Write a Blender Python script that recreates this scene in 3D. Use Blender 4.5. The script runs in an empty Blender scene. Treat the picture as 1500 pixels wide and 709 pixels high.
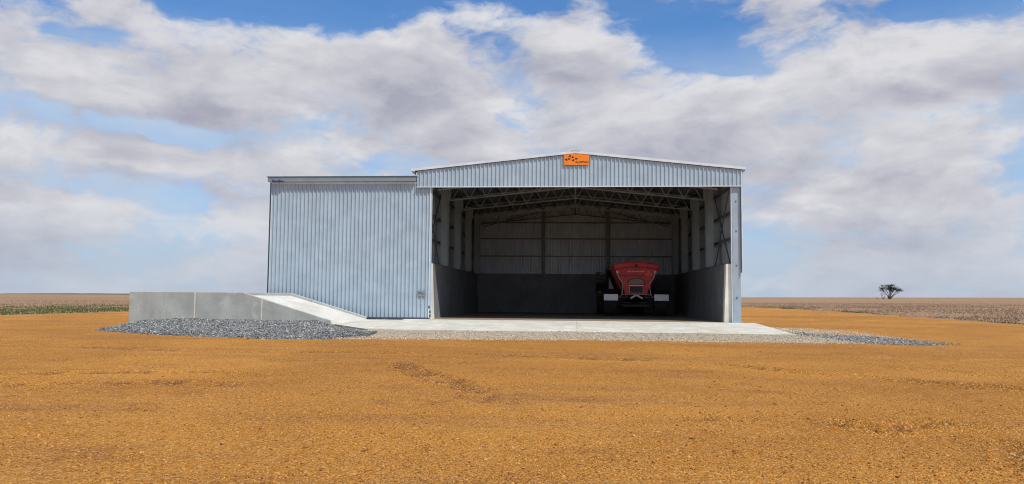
import bpy, bmesh, math, random
import numpy as np
from mathutils import Matrix, Vector

random.seed(7)
RNG = np.random.default_rng(11)
scene = bpy.context.scene
COL = scene.collection
R = math.radians

# ------------------------------------------------------------------ camera
CAM = Vector((0.0, -36.3, 1.12))
PITCH, YAW, ROLL = R(4.05), R(4.72), R(0.50)
fw = Vector((-math.sin(YAW) * math.cos(PITCH), math.cos(YAW) * math.cos(PITCH), math.sin(PITCH)))
r0 = Vector((math.cos(YAW), math.sin(YAW), 0))
u0 = r0.cross(fw)
rt = r0 * math.cos(ROLL) + u0 * math.sin(ROLL)
up = u0 * math.cos(ROLL) - r0 * math.sin(ROLL)
cd = bpy.data.cameras.new('camera')
cam = bpy.data.objects.new('camera', cd)
COL.objects.link(cam)
cam.matrix_world = Matrix(((rt.x, up.x, -fw.x, CAM.x), (rt.y, up.y, -fw.y, CAM.y), (rt.z, up.z, -fw.z, CAM.z), (0, 0, 0, 1)))
cd.sensor_width = 36
cd.lens = 27
cd.clip_start = 0.1
cd.clip_end = 20000
scene.camera = cam

# ------------------------------------------------------------------ sun, sky, exposure
SUN_AZ, SUN_EL = R(48), R(55)          # azimuth turned from the shed front towards its right side
sdir = Vector((math.cos(SUN_EL) * math.sin(SUN_AZ), -math.cos(SUN_EL) * math.cos(SUN_AZ), math.sin(SUN_EL)))
sl = bpy.data.lights.new('sun', 'SUN')
sl.energy = 4.2
sl.angle = R(0.53)
sl.color = (1.0, 0.955, 0.88)
so = bpy.data.objects.new('sun', sl)
COL.objects.link(so)
so.rotation_euler = (-sdir).to_track_quat('-Z', 'Y').to_euler()
so.location = (20, -30, 40)

scene.view_settings.view_transform = 'Standard'
scene.view_settings.look = 'None'
scene.view_settings.exposure = 0.0
scene.view_settings.gamma = 1.0
scene.view_settings.use_curve_mapping = False
scene.render.engine = 'CYCLES'
scene.cycles.use_denoising = True
scene.cycles.denoising_prefilter = 'FAST'
scene.cycles.filter_width = 1.1
scene.cycles.max_bounces = 8
scene.cycles.diffuse_bounces = 5


class NT:
    """small helper for building node trees"""
    def __init__(self, tree):
        self.t = tree

    def n(self, kind, **kw):
        nd = self.t.nodes.new(kind)
        for k, v in kw.items():
            if k.startswith('i_'):
                nd.inputs[k[2:].replace('_', ' ')].default_value = v
            else:
                setattr(nd, k, v)
        return nd

    def l(self, a, b):
        self.t.links.new(a, b)

    def put(self, sock, v):
        if hasattr(v, 'links') or hasattr(v, 'is_output'):
            self.l(v, sock)
        else:
            sock.default_value = v

    def m(self, op, a, b=0.0, c=0.0, clamp=False):
        nd = self.t.nodes.new('ShaderNodeMath')
        nd.operation = op
        nd.use_clamp = clamp
        for i, v in enumerate((a, b, c)):
            self.put(nd.inputs[i], v)
        return nd.outputs[0]

    def vm(self, op, a, b=None, s=None):
        nd = self.t.nodes.new('ShaderNodeVectorMath')
        nd.operation = op
        self.put(nd.inputs[0], a)
        if b is not None:
            self.put(nd.inputs[1], b)
        if s is not None:
            self.put(nd.inputs['Scale'], s)
        return nd.outputs[0]

    def noise(self, vec, scale, detail=3, rough=0.5, dist=0.0, color=False):
        nd = self.t.nodes.new('ShaderNodeTexNoise')
        if vec is not None:
            self.l(vec, nd.inputs['Vector'])
        nd.inputs['Scale'].default_value = scale
        nd.inputs['Detail'].default_value = detail
        nd.inputs['Roughness'].default_value = rough
        nd.inputs['Distortion'].default_value = dist
        return nd.outputs['Color' if color else 'Fac']

    def step(self, v, lo, hi, a=0.0, b=1.0, smooth=True):
        nd = self.t.nodes.new('ShaderNodeMapRange')
        nd.interpolation_type = 'SMOOTHSTEP' if smooth else 'LINEAR'
        self.put(nd.inputs[0], v)
        nd.inputs[1].default_value = lo
        nd.inputs[2].default_value = hi
        nd.inputs[3].default_value = a
        nd.inputs[4].default_value = b
        return nd.outputs[0]

    def mix(self, f, a, b, mode='MIX'):
        nd = self.t.nodes.new('ShaderNodeMix')
        nd.data_type = 'RGBA'
        nd.blend_type = mode
        self.put(nd.inputs[0], f)
        for s, v in ((nd.inputs[6], a), (nd.inputs[7], b)):
            if isinstance(v, tuple):
                s.default_value = (v[0], v[1], v[2], 1)
            else:
                self.l(v, s)
        return nd.outputs[2]

    def comb(self, x, y, z=0.0):
        nd = self.t.nodes.new('ShaderNodeCombineXYZ')
        for i, v in enumerate((x, y, z)):
            self.put(nd.inputs[i], v)
        return nd.outputs[0]


world = bpy.data.worlds.new('World')
scene.world = world
world.use_nodes = True
wt = world.node_tree
wt.nodes.clear()
W = NT(wt)

# cloud masses seen in the sky: azimuth / elevation tangent centres (from the shed axis), radii, weight
def sky_at(x, y):
    a = math.atan((x - 750.0) / 1125.0)
    v = (434.9 + 0.0087 * (x - 842.4) - y) / 1125.0
    return a - YAW, v * math.cos(a)

MASSES = [
    # x, y, rx, ry, weight
    (590, 105, 205, 112, 0.55), (330, 118, 270, 72, 0.45), (110, 120, 200, 55, 0.40), (850, 75, 120, 80, 0.55),
    (1330, 105, 240, 90, 0.50), (1090, 150, 170, 80, 0.45), (960, 195, 230, 70, 0.38), (1400, 235, 220, 60, 0.42),
    (190, 225, 280, 45, 0.45), (690, 190, 240, 70, 0.38), (1250, 290, 260, 60, 0.22), (90, 300, 200, 45, 0.25), (420, 320, 250, 60, 0.2),
    (380, -5, 300, 66, -1.0), (640, -25, 220, 62, -0.9), (60, 40, 130, 40, -0.35), (800, -12, 90, 40, -0.5), (1010, 62, 150, 75, -0.85), (1090, 100, 80, 50, -0.35),
    (960, 15, 110, 45, -0.35), (1380, 2, 240, 50, -0.60), (1460, 110, 60, 40, -0.3), (170, 180, 270, 34, -0.38),
    (240, 285, 70, 45, -0.45), (1390, 165, 170, 34, -0.15), (540, 208, 160, 40, 0.30),
    (800, 240, 220, 40, 0.25), (1120, 260, 150, 60, 0.15),
]
cg = bpy.data.node_groups.new('cloud_density', 'ShaderNodeTree')
cg.interface.new_socket('P', in_out='INPUT', socket_type='NodeSocketVector')
cg.interface.new_socket('D', in_out='OUTPUT', socket_type='NodeSocketFloat')
G = NT(cg)
gi = cg.nodes.new('NodeGroupInput')
go = cg.nodes.new('NodeGroupOutput')
sp = G.n('ShaderNodeSeparateXYZ')
G.l(gi.outputs[0], sp.inputs[0])
az, tt = sp.outputs[0], sp.outputs[1]
den = G.m('MAXIMUM', G.m('ADD', tt, 0.16), 0.05)
plane = G.comb(G.m('DIVIDE', G.m('SINE', az), den), G.m('DIVIDE', G.m('COSINE', az), den), 3.7)
angv = G.comb(G.m('MULTIPLY', az, 1.0), G.m('MULTIPLY', tt, 1.75), 1.3)
warp = G.vm('SCALE', G.vm('SUBTRACT', G.noise(angv, 4.0, 4, 0.6, color=True), (0.5, 0.5, 0.5)), s=0.16)
angw = G.vm('ADD', angv, warp)
n1 = G.noise(plane, 1.15, 9, 0.56)
n2 = G.noise(angw, 6.8, 10, 0.58)
n3 = G.noise(angw, 19.0, 8, 0.62)
total = G.m('ADD', G.m('ADD', G.m('MULTIPLY', n1, 0.36), G.m('MULTIPLY', n2, 1.30)), G.m('MULTIPLY', n3, 0.46))
for (x, y, rx, ry, w) in MASSES:
    a, t_ = sky_at(x, y)
    mp = G.n('ShaderNodeMapping', vector_type='TEXTURE')
    mp.inputs['Location'].default_value = (a, t_ * 1.75, 1.3)
    mp.inputs['Scale'].default_value = (rx / 1125.0, ry / 1125.0 * 1.75, 1)
    G.l(angw, mp.inputs['Vector'])
    gr = G.n('ShaderNodeTexGradient', gradient_type='QUADRATIC_SPHERE')
    G.l(mp.outputs[0], gr.inputs[0])
    total = G.m('MULTIPLY_ADD', gr.outputs['Fac'], w, total)
G.l(total, go.inputs[0])

tc = W.n('ShaderNodeTexCoord')
sx = W.n('ShaderNodeSeparateXYZ')
W.l(tc.outputs['Generated'], sx.inputs[0])
dx, dy, dz = sx.outputs
azw = W.m('ARCTAN2', dx, dy)
hor = W.m('SQRT', W.m('ADD', W.m('MULTIPLY', dx, dx), W.m('MULTIPLY', dy, dy)))
tw = W.m('MINIMUM', W.m('DIVIDE', dz, W.m('MAXIMUM', hor, 0.02)), 6.0)

def dens(off):
    g = W.n('ShaderNodeGroup')
    g.node_tree = cg
    W.l(W.comb(W.m('ADD', azw, off[0]), W.m('ADD', tw, off[1]), 0.0), g.inputs[0])
    return g.outputs[0]

d0 = dens((0, 0))
d1 = dens((0.012, 0.035))
cover = W.step(d0, 0.84, 1.16)
thick = W.step(d0, 1.0, 1.60)
relief = W.m('SUBTRACT', d0, d1)
soft = W.noise(W.comb(azw, W.m('MULTIPLY', tw, 2.2), 21.0), 7.5, 7, 0.55, 0.4)
light = W.m('ADD', W.m('ADD', W.step(relief, -0.28, 0.28, 0.10, 0.78, smooth=False), W.step(soft, 0.30, 0.70, -0.06, 0.42)), W.m('MULTIPLY', thick, -0.46), clamp=True)
# sunlit spots where the layer thins
pv = W.comb(azw, W.m('MULTIPLY', tw, 1.75), 0.0)
for (x, y, rx, ry) in ((770, 145, 100, 60), (1390, 165, 210, 48), (1330, 85, 160, 70), (845, 65, 90, 60), (470, 165, 80, 36), (1080, 110, 90, 50), (560, 40, 110, 40), (300, 330, 160, 40), (1180, 300, 170, 50)):
    a, t_ = sky_at(x, y)
    mp = W.n('ShaderNodeMapping', vector_type='TEXTURE')
    mp.inputs['Location'].default_value = (a, t_ * 1.75, 0)
    mp.inputs['Scale'].default_value = (rx / 1125.0, ry / 1125.0 * 1.75, 1)
    W.l(pv, mp.inputs['Vector'])
    gr = W.n('ShaderNodeTexGradient', gradient_type='QUADRATIC_SPHERE')
    W.l(mp.outputs[0], gr.inputs[0])
    light = W.m('MULTIPLY_ADD', gr.outputs['Fac'], W.step(soft, 0.3, 0.6, 0.1, 0.6), light, clamp=True)
sky = W.n('ShaderNodeTexSky', sky_type='NISHITA')
sky.sun_disc = False
sky.sun_elevation = SUN_EL
sky.sun_rotation = R(180) - SUN_AZ
sky.altitude = 300
sky.air_density = 1.0
sky.dust_density = 0.6
sky.ozone_density = 1.6
cloud = W.mix(light, (3.9, 4.0, 4.85), (7.3, 7.3, 7.6))
veil = W.noise(W.comb(W.m('MULTIPLY', azw, 1.0), W.m('MULTIPLY', tw, 2.6), 8.0), 5.0, 7, 0.6)
veilf = W.m('MULTIPLY', W.step(veil, 0.30, 0.70, 0.62, 1.0), W.step(tw, 0.24, 0.36, 0.92, 0.14))
skyc = W.mix(veilf, W.mix(1.0, sky.outputs[0], (0.36, 0.92, 1.45), 'MULTIPLY'), (5.2, 6.2, 7.5))
lowf = W.step(tw, 0.0, 0.13, 0.62, 0.0)
low = W.mix(lowf, W.mix(cover, skyc, cloud), (4.7, 5.45, 6.6))
bg = W.n('ShaderNodeBackground')
bg.inputs['Strength'].default_value = 0.10
W.l(low, bg.inputs['Color'])
wo = W.n('ShaderNodeOutputWorld')
W.l(bg.outputs[0], wo.inputs[0])
world.cycles.sampling_method = 'MANUAL'
world.cycles.sample_map_resolution = 512

# ------------------------------------------------------------------ materials
MATS = {}

def material(name, fn, rough=0.8, metal=0.0, spec=0.5):
    m = bpy.data.materials.new(name)
    m.use_nodes = True
    t = m.node_tree
    b = t.nodes['Principled BSDF']
    b.inputs['Roughness'].default_value = rough
    b.inputs['Metallic'].default_value = metal
    b.inputs['Specular IOR Level'].default_value = spec
    H = NT(t)
    co = H.n('ShaderNodeTexCoord').outputs['Object']
    fn(H, b, co)
    MATS[name] = m
    return m

def wpos(H):
    return H.n('ShaderNodeNewGeometry').outputs['Position']

def bump(H, b, h, strength=0.5, dist=0.02):
    nd = H.n('ShaderNodeBump')
    nd.inputs['Strength'].default_value = strength
    nd.inputs['Distance'].default_value = dist
    H.l(h, nd.inputs['Height'])
    H.l(nd.outputs[0], b.inputs['Normal'])

def plain(c, var=0.12, scale=6.0, rv=0.08):
    def fn(H, b, co):
        n = H.noise(co, scale, 5, 0.6)
        lo = tuple(x * (1 - var) for x in c)
        hi = tuple(min(1, x * (1 + var)) for x in c)
        H.l(H.mix(H.step(n, 0.3, 0.7), lo, hi), b.inputs['Base Color'])
        r = b.inputs['Roughness'].default_value
        H.l(H.step(H.noise(co, scale * 2.3, 4, 0.6), 0.3, 0.7, r - rv, min(1, r + rv)), b.inputs['Roughness'])
    return fn

def steel(c):
    def fn(H, b, co):
        p = wpos(H)
        rnd = H.n('ShaderNodeObjectInfo').outputs['Random']
        n = H.noise(p, 1.3, 4, 0.6)
        base = H.mix(H.step(n, 0.25, 0.75), tuple(x * 0.90 for x in c), tuple(min(1, x * 1.08) for x in c))
        base = H.mix(H.m('MULTIPLY', rnd, 0.12), base, tuple(x * 0.72 for x in c))
        # faint vertical run marks
        mp = H.n('ShaderNodeMapping')
        mp.inputs['Scale'].default_value = (9, 9, 0.35)
        H.l(p, mp.inputs['Vector'])
        st = H.step(H.noise(mp.outputs[0], 1.0, 3, 0.6), 0.55, 0.8)
        base = H.mix(H.m('MULTIPLY', st, 0.06), base, tuple(x * 0.6 for x in c))
        H.l(base, b.inputs['Base Color'])
        H.l(H.step(H.noise(p, 3.0, 4, 0.6), 0.3, 0.7, 0.34, 0.48), b.inputs['Roughness'])
        bump(H, b, H.noise(p, 1.6, 2, 0.5), 0.12, 0.03)
    return fn

material('cladding', steel((0.40, 0.495, 0.585)), 0.4, 0.2)
material('post_steel', steel((0.36, 0.44, 0.52)), 0.45, 0.2)
material('truss_steel', steel((0.31, 0.36, 0.39)), 0.5, 0.3)
material('lining_cladding', steel((0.42, 0.49, 0.55)), 0.5, 0.2)
material('shaded_cladding', steel((0.14, 0.165, 0.185)), 0.5, 0.25)  # cladding darkened, the shade inside the shed is put into its colour
material('track_steel', steel((0.25, 0.30, 0.34)), 0.45, 0.3)
material('galvanised', steel((0.46, 0.54, 0.60)), 0.45, 0.3)
material('trim_steel', steel((0.70, 0.77, 0.83)), 0.4, 0.25)
material('dark_steel', plain((0.10, 0.13, 0.17)), 0.5, 0.35)
material('purlin_steel', plain((0.13, 0.14, 0.145)), 0.5, 0.3)
material('roller_blue', plain((0.02, 0.06, 0.16)), 0.45)

def concrete(c, stain=(0.30, 0.29, 0.24), dust=None, amt=0.5):
    def fn(H, b, co):
        p = wpos(H)
        rnd = H.n('ShaderNodeObjectInfo').outputs['Random']
        n1 = H.noise(p, 0.9, 6, 0.62)
        n2 = H.noise(p, 6.0, 6, 0.65)
        base = H.mix(H.step(n1, 0.3, 0.72), tuple(x * 0.82 for x in c), tuple(min(1, x * 1.12) for x in c))
        base = H.mix(H.m('MULTIPLY', H.step(n2, 0.42, 0.7), 0.28), base, tuple(x * 0.72 for x in c))
        base = H.mix(H.m('MULTIPLY', H.step(H.noise(p, 2.2, 5, 0.7, 0.6), 0.56, 0.72), amt), base, stain)
        base = H.mix(H.m('MULTIPLY', rnd, 0.18), base, tuple(x * 0.75 for x in c))
        mp = H.n('ShaderNodeMapping')
        mp.inputs['Scale'].default_value = (5, 5, 0.4)
        H.l(p, mp.inputs['Vector'])
        base = H.mix(H.m('MULTIPLY', H.step(H.noise(mp.outputs[0], 1.0, 4, 0.6), 0.52, 0.75), 0.22), base, tuple(x * 0.62 for x in c))
        base = H.mix(H.m('MULTIPLY', H.step(H.noise(p, 1.5, 2, 0.5), 0.60, 0.68), 0.45), base, tuple(min(1, x * 1.3) for x in c))
        if dust:
            md = H.n('ShaderNodeMapping')
            md.inputs['Scale'].default_value = (1.1, 0.14, 1)
            H.l(p, md.inputs['Vector'])
            base = H.mix(H.m('MULTIPLY', H.step(H.noise(md.outputs[0], 1.0, 6, 0.65, 0.4), 0.48, 0.72), 0.55), base, dust)
            base = H.mix(H.m('MULTIPLY', H.step(H.noise(p, 0.7, 6, 0.7), 0.55, 0.75), 0.5), base, dust)
        H.l(base, b.inputs['Base Color'])
        bump(H, b, H.noise(p, 30, 5, 0.7), 0.25, 0.01)
    return fn

material('precast', concrete((0.40, 0.42, 0.40)), 0.82)
material('precast_shaded', concrete((0.175, 0.19, 0.205), stain=(0.12,0.12,0.115)), 0.82)  # darker copy of precast, low light on the inner walls painted in
material('sunlit_edge', concrete((0.78, 0.76, 0.70), amt=0.1), 0.85)  # near white, sunlight on the wall ends is part of this colour
material('apron_concrete', concrete((0.56, 0.55, 0.49), stain=(0.42, 0.37, 0.27), amt=0.55, dust=(0.43, 0.36, 0.25)), 0.8)
material('deck_concrete', concrete((0.58, 0.58, 0.55), stain=(0.44, 0.42, 0.36), amt=0.35, dust=(0.46, 0.42, 0.34)), 0.8)
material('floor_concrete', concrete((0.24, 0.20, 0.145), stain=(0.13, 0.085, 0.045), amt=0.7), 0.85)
material('sealant', plain((0.70, 0.66, 0.56)), 0.8)

def laterite(H, b, co):
    p = wpos(H)
    big = H.noise(p, 0.13, 6, 0.62, 0.6)
    mp = H.n('ShaderNodeMapping')
    mp.inputs['Scale'].default_value = (0.16, 0.75, 1)
    mp.inputs['Rotation'].default_value = (0, 0, R(6))
    H.l(p, mp.inputs['Vector'])
    lanes = H.noise(mp.outputs[0], 1.0, 5, 0.62)
    base = H.mix(H.step(big, 0.32, 0.68), (0.375, 0.156, 0.024), (0.54, 0.245, 0.042))
    base = H.mix(H.m('MULTIPLY', H.step(lanes, 0.46, 0.74), 0.55), base, (0.25, 0.105, 0.04))
    at = H.n('ShaderNodeAttribute', attribute_name='scuff').outputs['Fac']
    base = H.mix(H.m('MULTIPLY', at, 0.85, clamp=True), base, (0.13, 0.050, 0.028))
    pale = H.step(H.noise(p, 0.55, 5, 0.65, 0.5), 0.60, 0.78)
    base = H.mix(H.m('MULTIPLY', pale, 0.35), base, (0.52, 0.30, 0.12))
    vo = H.n('ShaderNodeTexVoronoi', feature='F1')
    vo.inputs['Scale'].default_value = 50
    vo.inputs['Randomness'].default_value = 1
    H.l(p, vo.inputs['Vector'])
    sc = H.n('ShaderNodeSeparateColor')
    H.l(vo.outputs['Color'], sc.inputs[0])
    base = H.mix(H.step(sc.outputs[0], 0.45, 1.0, 0, 0.65, False), base, (0.16, 0.055, 0.016))
    base = H.mix(H.step(sc.outputs[1], 0.68, 1.0, 0, 0.75, False), base, (0.66, 0.40, 0.15))
    fine = H.noise(p, 9, 6, 0.7)
    base = H.mix(H.m('MULTIPLY', H.step(fine, 0.5, 0.72), 0.35), base, (0.25, 0.10, 0.03))
    H.l(base, b.inputs['Base Color'])
    h = H.m('ADD', H.m('MULTIPLY', H.m('SUBTRACT', 1.0, vo.outputs['Distance']), 0.6), H.m('MULTIPLY', fine, 1.4))
    bump(H, b, h, 1.0, 0.035)

material('laterite', laterite, 0.95, spec=0.15)

def pebble(cols, p2=None):
    def fn(H, b, co):
        rnd = H.n('ShaderNodeNewGeometry').outputs['Random Per Island']
        cr = H.n('ShaderNodeValToRGB')
        cr.color_ramp.interpolation = 'LINEAR'
        el = cr.color_ramp.elements
        while len(el) < len(cols):
            el.new(0.5)
        for i, c in enumerate(cols):
            el[i].position = i / (len(cols) - 1)
            el[i].color = (c[0], c[1], c[2], 1)
        H.l(rnd, cr.inputs[0])
        H.l(cr.outputs[0], b.inputs['Base Color'])
    return fn

material('laterite_pebble', pebble([(0.14, 0.05, 0.018), (0.32, 0.13, 0.026), (0.42, 0.18, 0.034), (0.49, 0.235, 0.046), (0.56, 0.31, 0.10)]), 0.92, spec=0.2)
material('bluestone', pebble([(0.045, 0.049, 0.055), (0.095, 0.102, 0.11), (0.15, 0.158, 0.165), (0.22, 0.228, 0.23), (0.46, 0.46, 0.44)]), 0.8)
material('pale_stone', pebble([(0.20, 0.155, 0.105), (0.42, 0.34, 0.24), (0.56, 0.475, 0.345), (0.66, 0.58, 0.44), (0.50, 0.47, 0.43)]), 0.85)

def bed(c0, c1, scale):
    def fn(H, b, co):
        p = wpos(H)
        vo = H.n('ShaderNodeTexVoronoi')
        vo.inputs['Scale'].default_value = scale
        H.l(p, vo.inputs['Vector'])
        sc = H.n('ShaderNodeSeparateColor')
        H.l(vo.outputs['Color'], sc.inputs[0])
        H.l(H.mix(sc.outputs[0], c0, c1), b.inputs['Base Color'])
        bump(H, b, H.m('SUBTRACT', 1.0, vo.outputs['Distance']), 0.9, 0.03)
    return fn

material('bluestone_bed', bed((0.03, 0.035, 0.045), (0.13, 0.145, 0.16), 26), 0.85)
material('pale_bed', bed((0.30, 0.25, 0.185), (0.56, 0.49, 0.38), 48), 0.9)

def field(H, b, co):
    p = wpos(H)
    mp = H.n('ShaderNodeMapping')
    mp.inputs['Scale'].default_value = (0.010, 0.022, 1)
    H.l(p, mp.inputs['Vector'])
    n = H.noise(mp.outputs[0], 1.0, 6, 0.6)
    m2 = H.noise(p, 0.35, 6, 0.68)
    m3 = H.noise(p, 3.0, 5, 0.7)
    base = H.mix(H.step(n, 0.35, 0.66), (0.235, 0.135, 0.085), (0.30, 0.205, 0.125))
    base = H.mix(H.m('MULTIPLY', H.step(m2, 0.45, 0.68), 0.6), base, (0.36, 0.27, 0.165))
    base = H.mix(H.m('MULTIPLY', H.step(m3, 0.5, 0.7), 0.5), base, (0.17, 0.10, 0.06))
    H.l(base, b.inputs['Base Color'])
    bump(H, b, m3, 0.8, 0.1)

material('field_soil', field, 0.95, spec=0.1)
material('stubble_straw', pebble([(0.18, 0.115, 0.08), (0.30, 0.205, 0.145), (0.38, 0.28, 0.20), (0.46, 0.37, 0.27)]), 0.9, spec=0.15)
material('weed_green', pebble([(0.03, 0.05, 0.014), (0.055, 0.085, 0.022), (0.09, 0.12, 0.034), (0.17, 0.18, 0.07), (0.34, 0.29, 0.15)]), 0.85, spec=0.2)
material('bark', plain((0.10, 0.08, 0.065), 0.25), 0.9)
material('dead_wood', plain((0.16, 0.14, 0.125), 0.2), 0.9)
material('leaf', pebble([(0.02, 0.024, 0.016), (0.035, 0.04, 0.026), (0.055, 0.06, 0.04)]), 0.7, spec=0.2)
material('scrub', plain((0.07, 0.085, 0.07), 0.2, 0.01), 0.95)

material('sign_orange', plain((0.82, 0.22, 0.012), 0.06, 3), 0.45)
material('sign_dark', plain((0.045, 0.008, 0.006)), 0.5)
material('plate_grey', plain((0.26, 0.29, 0.31)), 0.45, 0.3)
material('ink_dark', plain((0.02, 0.025, 0.03)), 0.5)
material('red_paint', plain((0.66, 0.017, 0.027), 0.2, 3), 0.40)
material('red_dark', plain((0.34, 0.010, 0.015), 0.2, 3), 0.45)
material('reflector_orange', plain((0.95, 0.09, 0.01), 0.08), 0.35)
material('white_paint', plain((0.75, 0.76, 0.77), 0.05), 0.5)
material('alloy_plate', plain((0.62, 0.65, 0.70), 0.1), 0.4, 0.35)
material('tyre_rubber', plain((0.022, 0.021, 0.020), 0.25), 0.85)
material('rim_paint', plain((0.30, 0.28, 0.24)), 0.5)
material('tractor_paint', plain((0.014, 0.022, 0.018), 0.2), 0.4)
material('black_paint', plain((0.015, 0.015, 0.016)), 0.5)
material('tarp_grey', plain((0.30, 0.29, 0.25), 0.15), 0.8)

def glass(H, b, co):
    b.inputs['Base Color'].default_value = (0.03, 0.04, 0.045, 1)
    b.inputs['Transmission Weight'].default_value = 0.6
material('cab_glass', glass, 0.05)

# ------------------------------------------------------------------ mesh helpers
class MB:
    def __init__(self):
        self.v, self.f = [], []

    def add(self, vs, fs):
        o = len(self.v)
        self.v += [tuple(p) for p in vs]
        self.f += [tuple(i + o for i in q) for q in fs]
        return self

    def box(self, x0, x1, y0, y1, z0, z1):
        vs = [(x, y, z) for z in (z0, z1) for y in (y0, y1) for x in (x0, x1)]
        return self.add(vs, [(0, 2, 3, 1), (4, 5, 7, 6), (0, 1, 5, 4), (2, 6, 7, 3), (0, 4, 6, 2), (1, 3, 7, 5)])

    def prism(self, poly, fn, a, b):
        """poly (u,v) outline extruded from a to b; fn(u,v,w)->xyz"""
        n = len(poly)
        vs = [fn(u, v, a) for u, v in poly] + [fn(u, v, b) for u, v in poly]
        fs = [tuple(range(n - 1, -1, -1)), tuple(range(n, 2 * n))]
        fs += [(i, (i + 1) % n, n + (i + 1) % n, n + i) for i in range(n)]
        return self.add(vs, fs)

    def bar(self, p, q, w, h, upv=(0, 0, 1)):
        p, q = Vector(p), Vector(q)
        d = (q - p).normalized()
        s = d.cross(Vector(upv))
        if s.length < 1e-4:
            s = d.cross(Vector((1, 0, 0)))
        s.normalize()
        t = s.cross(d).normalized()
        vs = []
        for c in (p, q):
            for a, b in ((-1, -1), (1, -1), (1, 1), (-1, 1)):
                vs.append(c + s * (a * w / 2) + t * (b * h / 2))
        return self.add(vs, [(3, 2, 1, 0), (4, 5, 6, 7), (0, 1, 5, 4), (1, 2, 6, 5), (2, 3, 7, 6), (3, 0, 4, 7)])

    def tube(self, pts, rad, n=8, caps=True):
        """swept tube through pts with radius per point"""
        P = [Vector(p) for p in pts]
        if not hasattr(rad, '__len__'):
            rad = [rad] * len(P)
        rings = []
        for i, p in enumerate(P):
            d = (P[min(i + 1, len(P) - 1)] - P[max(i - 1, 0)]).normalized()
            s = d.cross(Vector((0.13, 0.21, 0.97)))
            if s.length < 1e-3:
                s = d.cross(Vector((1, 0, 0)))
            s.normalize()
            t = s.cross(d)
            rings.append([p + (s * math.cos(k * 2 * math.pi / n) + t * math.sin(k * 2 * math.pi / n)) * rad[i] for k in range(n)])
        vs = [x for r_ in rings for x in r_]
        fs = []
        for i in range(len(P) - 1):
            for k in range(n):
                a, b = i * n + k, i * n + (k + 1) % n
                fs.append((a, a + n, b + n, b))
        if caps:
            fs.append(tuple(range(n)))
            fs.append(tuple(range(len(vs) - 1, len(vs) - n - 1, -1)))
        return self.add(vs, fs)

    def lathe(self, prof, n, fn):
        """prof: (axial, radius) closed loop around the axis; fn(a, cos*r, sin*r)->xyz"""
        m = len(prof)
        vs = []
        for k in range(n):
            c, s = math.cos(2 * math.pi * k / n), math.sin(2 * math.pi * k / n)
            vs += [fn(a, c * r_, s * r_) for a, r_ in prof]
        fs = []
        for k in range(n):
            k2 = (k + 1) % n
            for i in range(m):
                j = (i + 1) % m
                fs.append((k * m + i, k * m + j, k2 * m + j, k2 * m + i))
        return self.add(vs, fs)

    def build(self, name, mat, parent=None, bevel=0.0, smooth=False):
        V = np.array(self.v, dtype=float)
        c = (V.min(0) + V.max(0)) / 2
        me = bpy.data.meshes.new(name)
        me.from_pydata([tuple(p) for p in (V - c)], [], self.f)
        bm = bmesh.new()
        bm.from_mesh(me)
        bmesh.ops.recalc_face_normals(bm, faces=bm.faces)
        if bevel > 0:
            bmesh.ops.bevel(bm, geom=bm.edges[:], offset=bevel, segments=1, affect='EDGES', clamp_overlap=True)
        if smooth:
            for f_ in bm.faces:
                f_.smooth = True
        bm.to_mesh(me)
        bm.free()
        me.materials.append(MATS[mat])
        return link(name, me, Vector(c), parent)

def link(name, me, loc, parent=None):
    o = bpy.data.objects.new(name, me)
    COL.objects.link(o)
    if parent is not None:
        o.parent = parent
        base = parent.location.copy()
        p = parent.parent
        while p is not None:
            base += p.location
            p = p.parent
        o.location = Vector(loc) - base
    else:
        o.location = loc
    return o

def tag(o, label=None, cat=None, group=None, kind=None):
    if label:
        o['label'] = label
    if cat:
        o['category'] = cat
    if group:
        o['group'] = group
    if kind:
        o['kind'] = kind
    return o

def thing(name, label, cat, loc, group=None):
    o = bpy.data.objects.new(name, None)
    COL.objects.link(o)
    o.location = loc
    return tag(o, label, cat, group)

def box(name, mat, parent, x0, x1, y0, y1, z0, z1, bevel=0.0):
    return MB().box(x0, x1, y0, y1, z0, z1).build(name, mat, parent, bevel)

def np_mesh(name, V, F, mat, kind=None, smooth=False):
    """V (n,3), F (m,k) numpy arrays -> one object"""
    me = bpy.data.meshes.new(name)
    V = np.asarray(V, dtype=np.float32)
    F = np.asarray(F, dtype=np.int32)
    k = F.shape[1]
    me.vertices.add(len(V))
    me.vertices.foreach_set('co', V.ravel())
    me.loops.add(F.size)
    me.loops.foreach_set('vertex_index', F.ravel())
    me.polygons.add(len(F))
    me.polygons.foreach_set('loop_start', np.arange(0, F.size, k, dtype=np.int32))
    me.polygons.foreach_set('loop_total', np.full(len(F), k, dtype=np.int32))
    if smooth:
        me.polygons.foreach_set('use_smooth', np.ones(len(F), dtype=bool))
    me.update(calc_edges=True)
    me.validate()
    me.materials.append(MATS[mat])
    o = bpy.data.objects.new(name, me)
    COL.objects.link(o)
    if kind:
        o['kind'] = kind
    return o

def sst(a, b, t):
    t = np.clip((t - a) / (b - a), 0, 1)
    return t * t * (3 - 2 * t)

_perm = RNG.random((256, 256))
def vnoise(x, y):
    xi, yi = np.floor(x).astype(int), np.floor(y).astype(int)
    fx, fy = x - xi, y - yi
    fx, fy = fx * fx * (3 - 2 * fx), fy * fy * (3 - 2 * fy)
    g = lambda i, j: _perm[i & 255, j & 255]
    return (g(xi, yi) * (1 - fx) + g(xi + 1, yi) * fx) * (1 - fy) + (g(xi, yi + 1) * (1 - fx) + g(xi + 1, yi + 1) * fx) * fy

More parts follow.
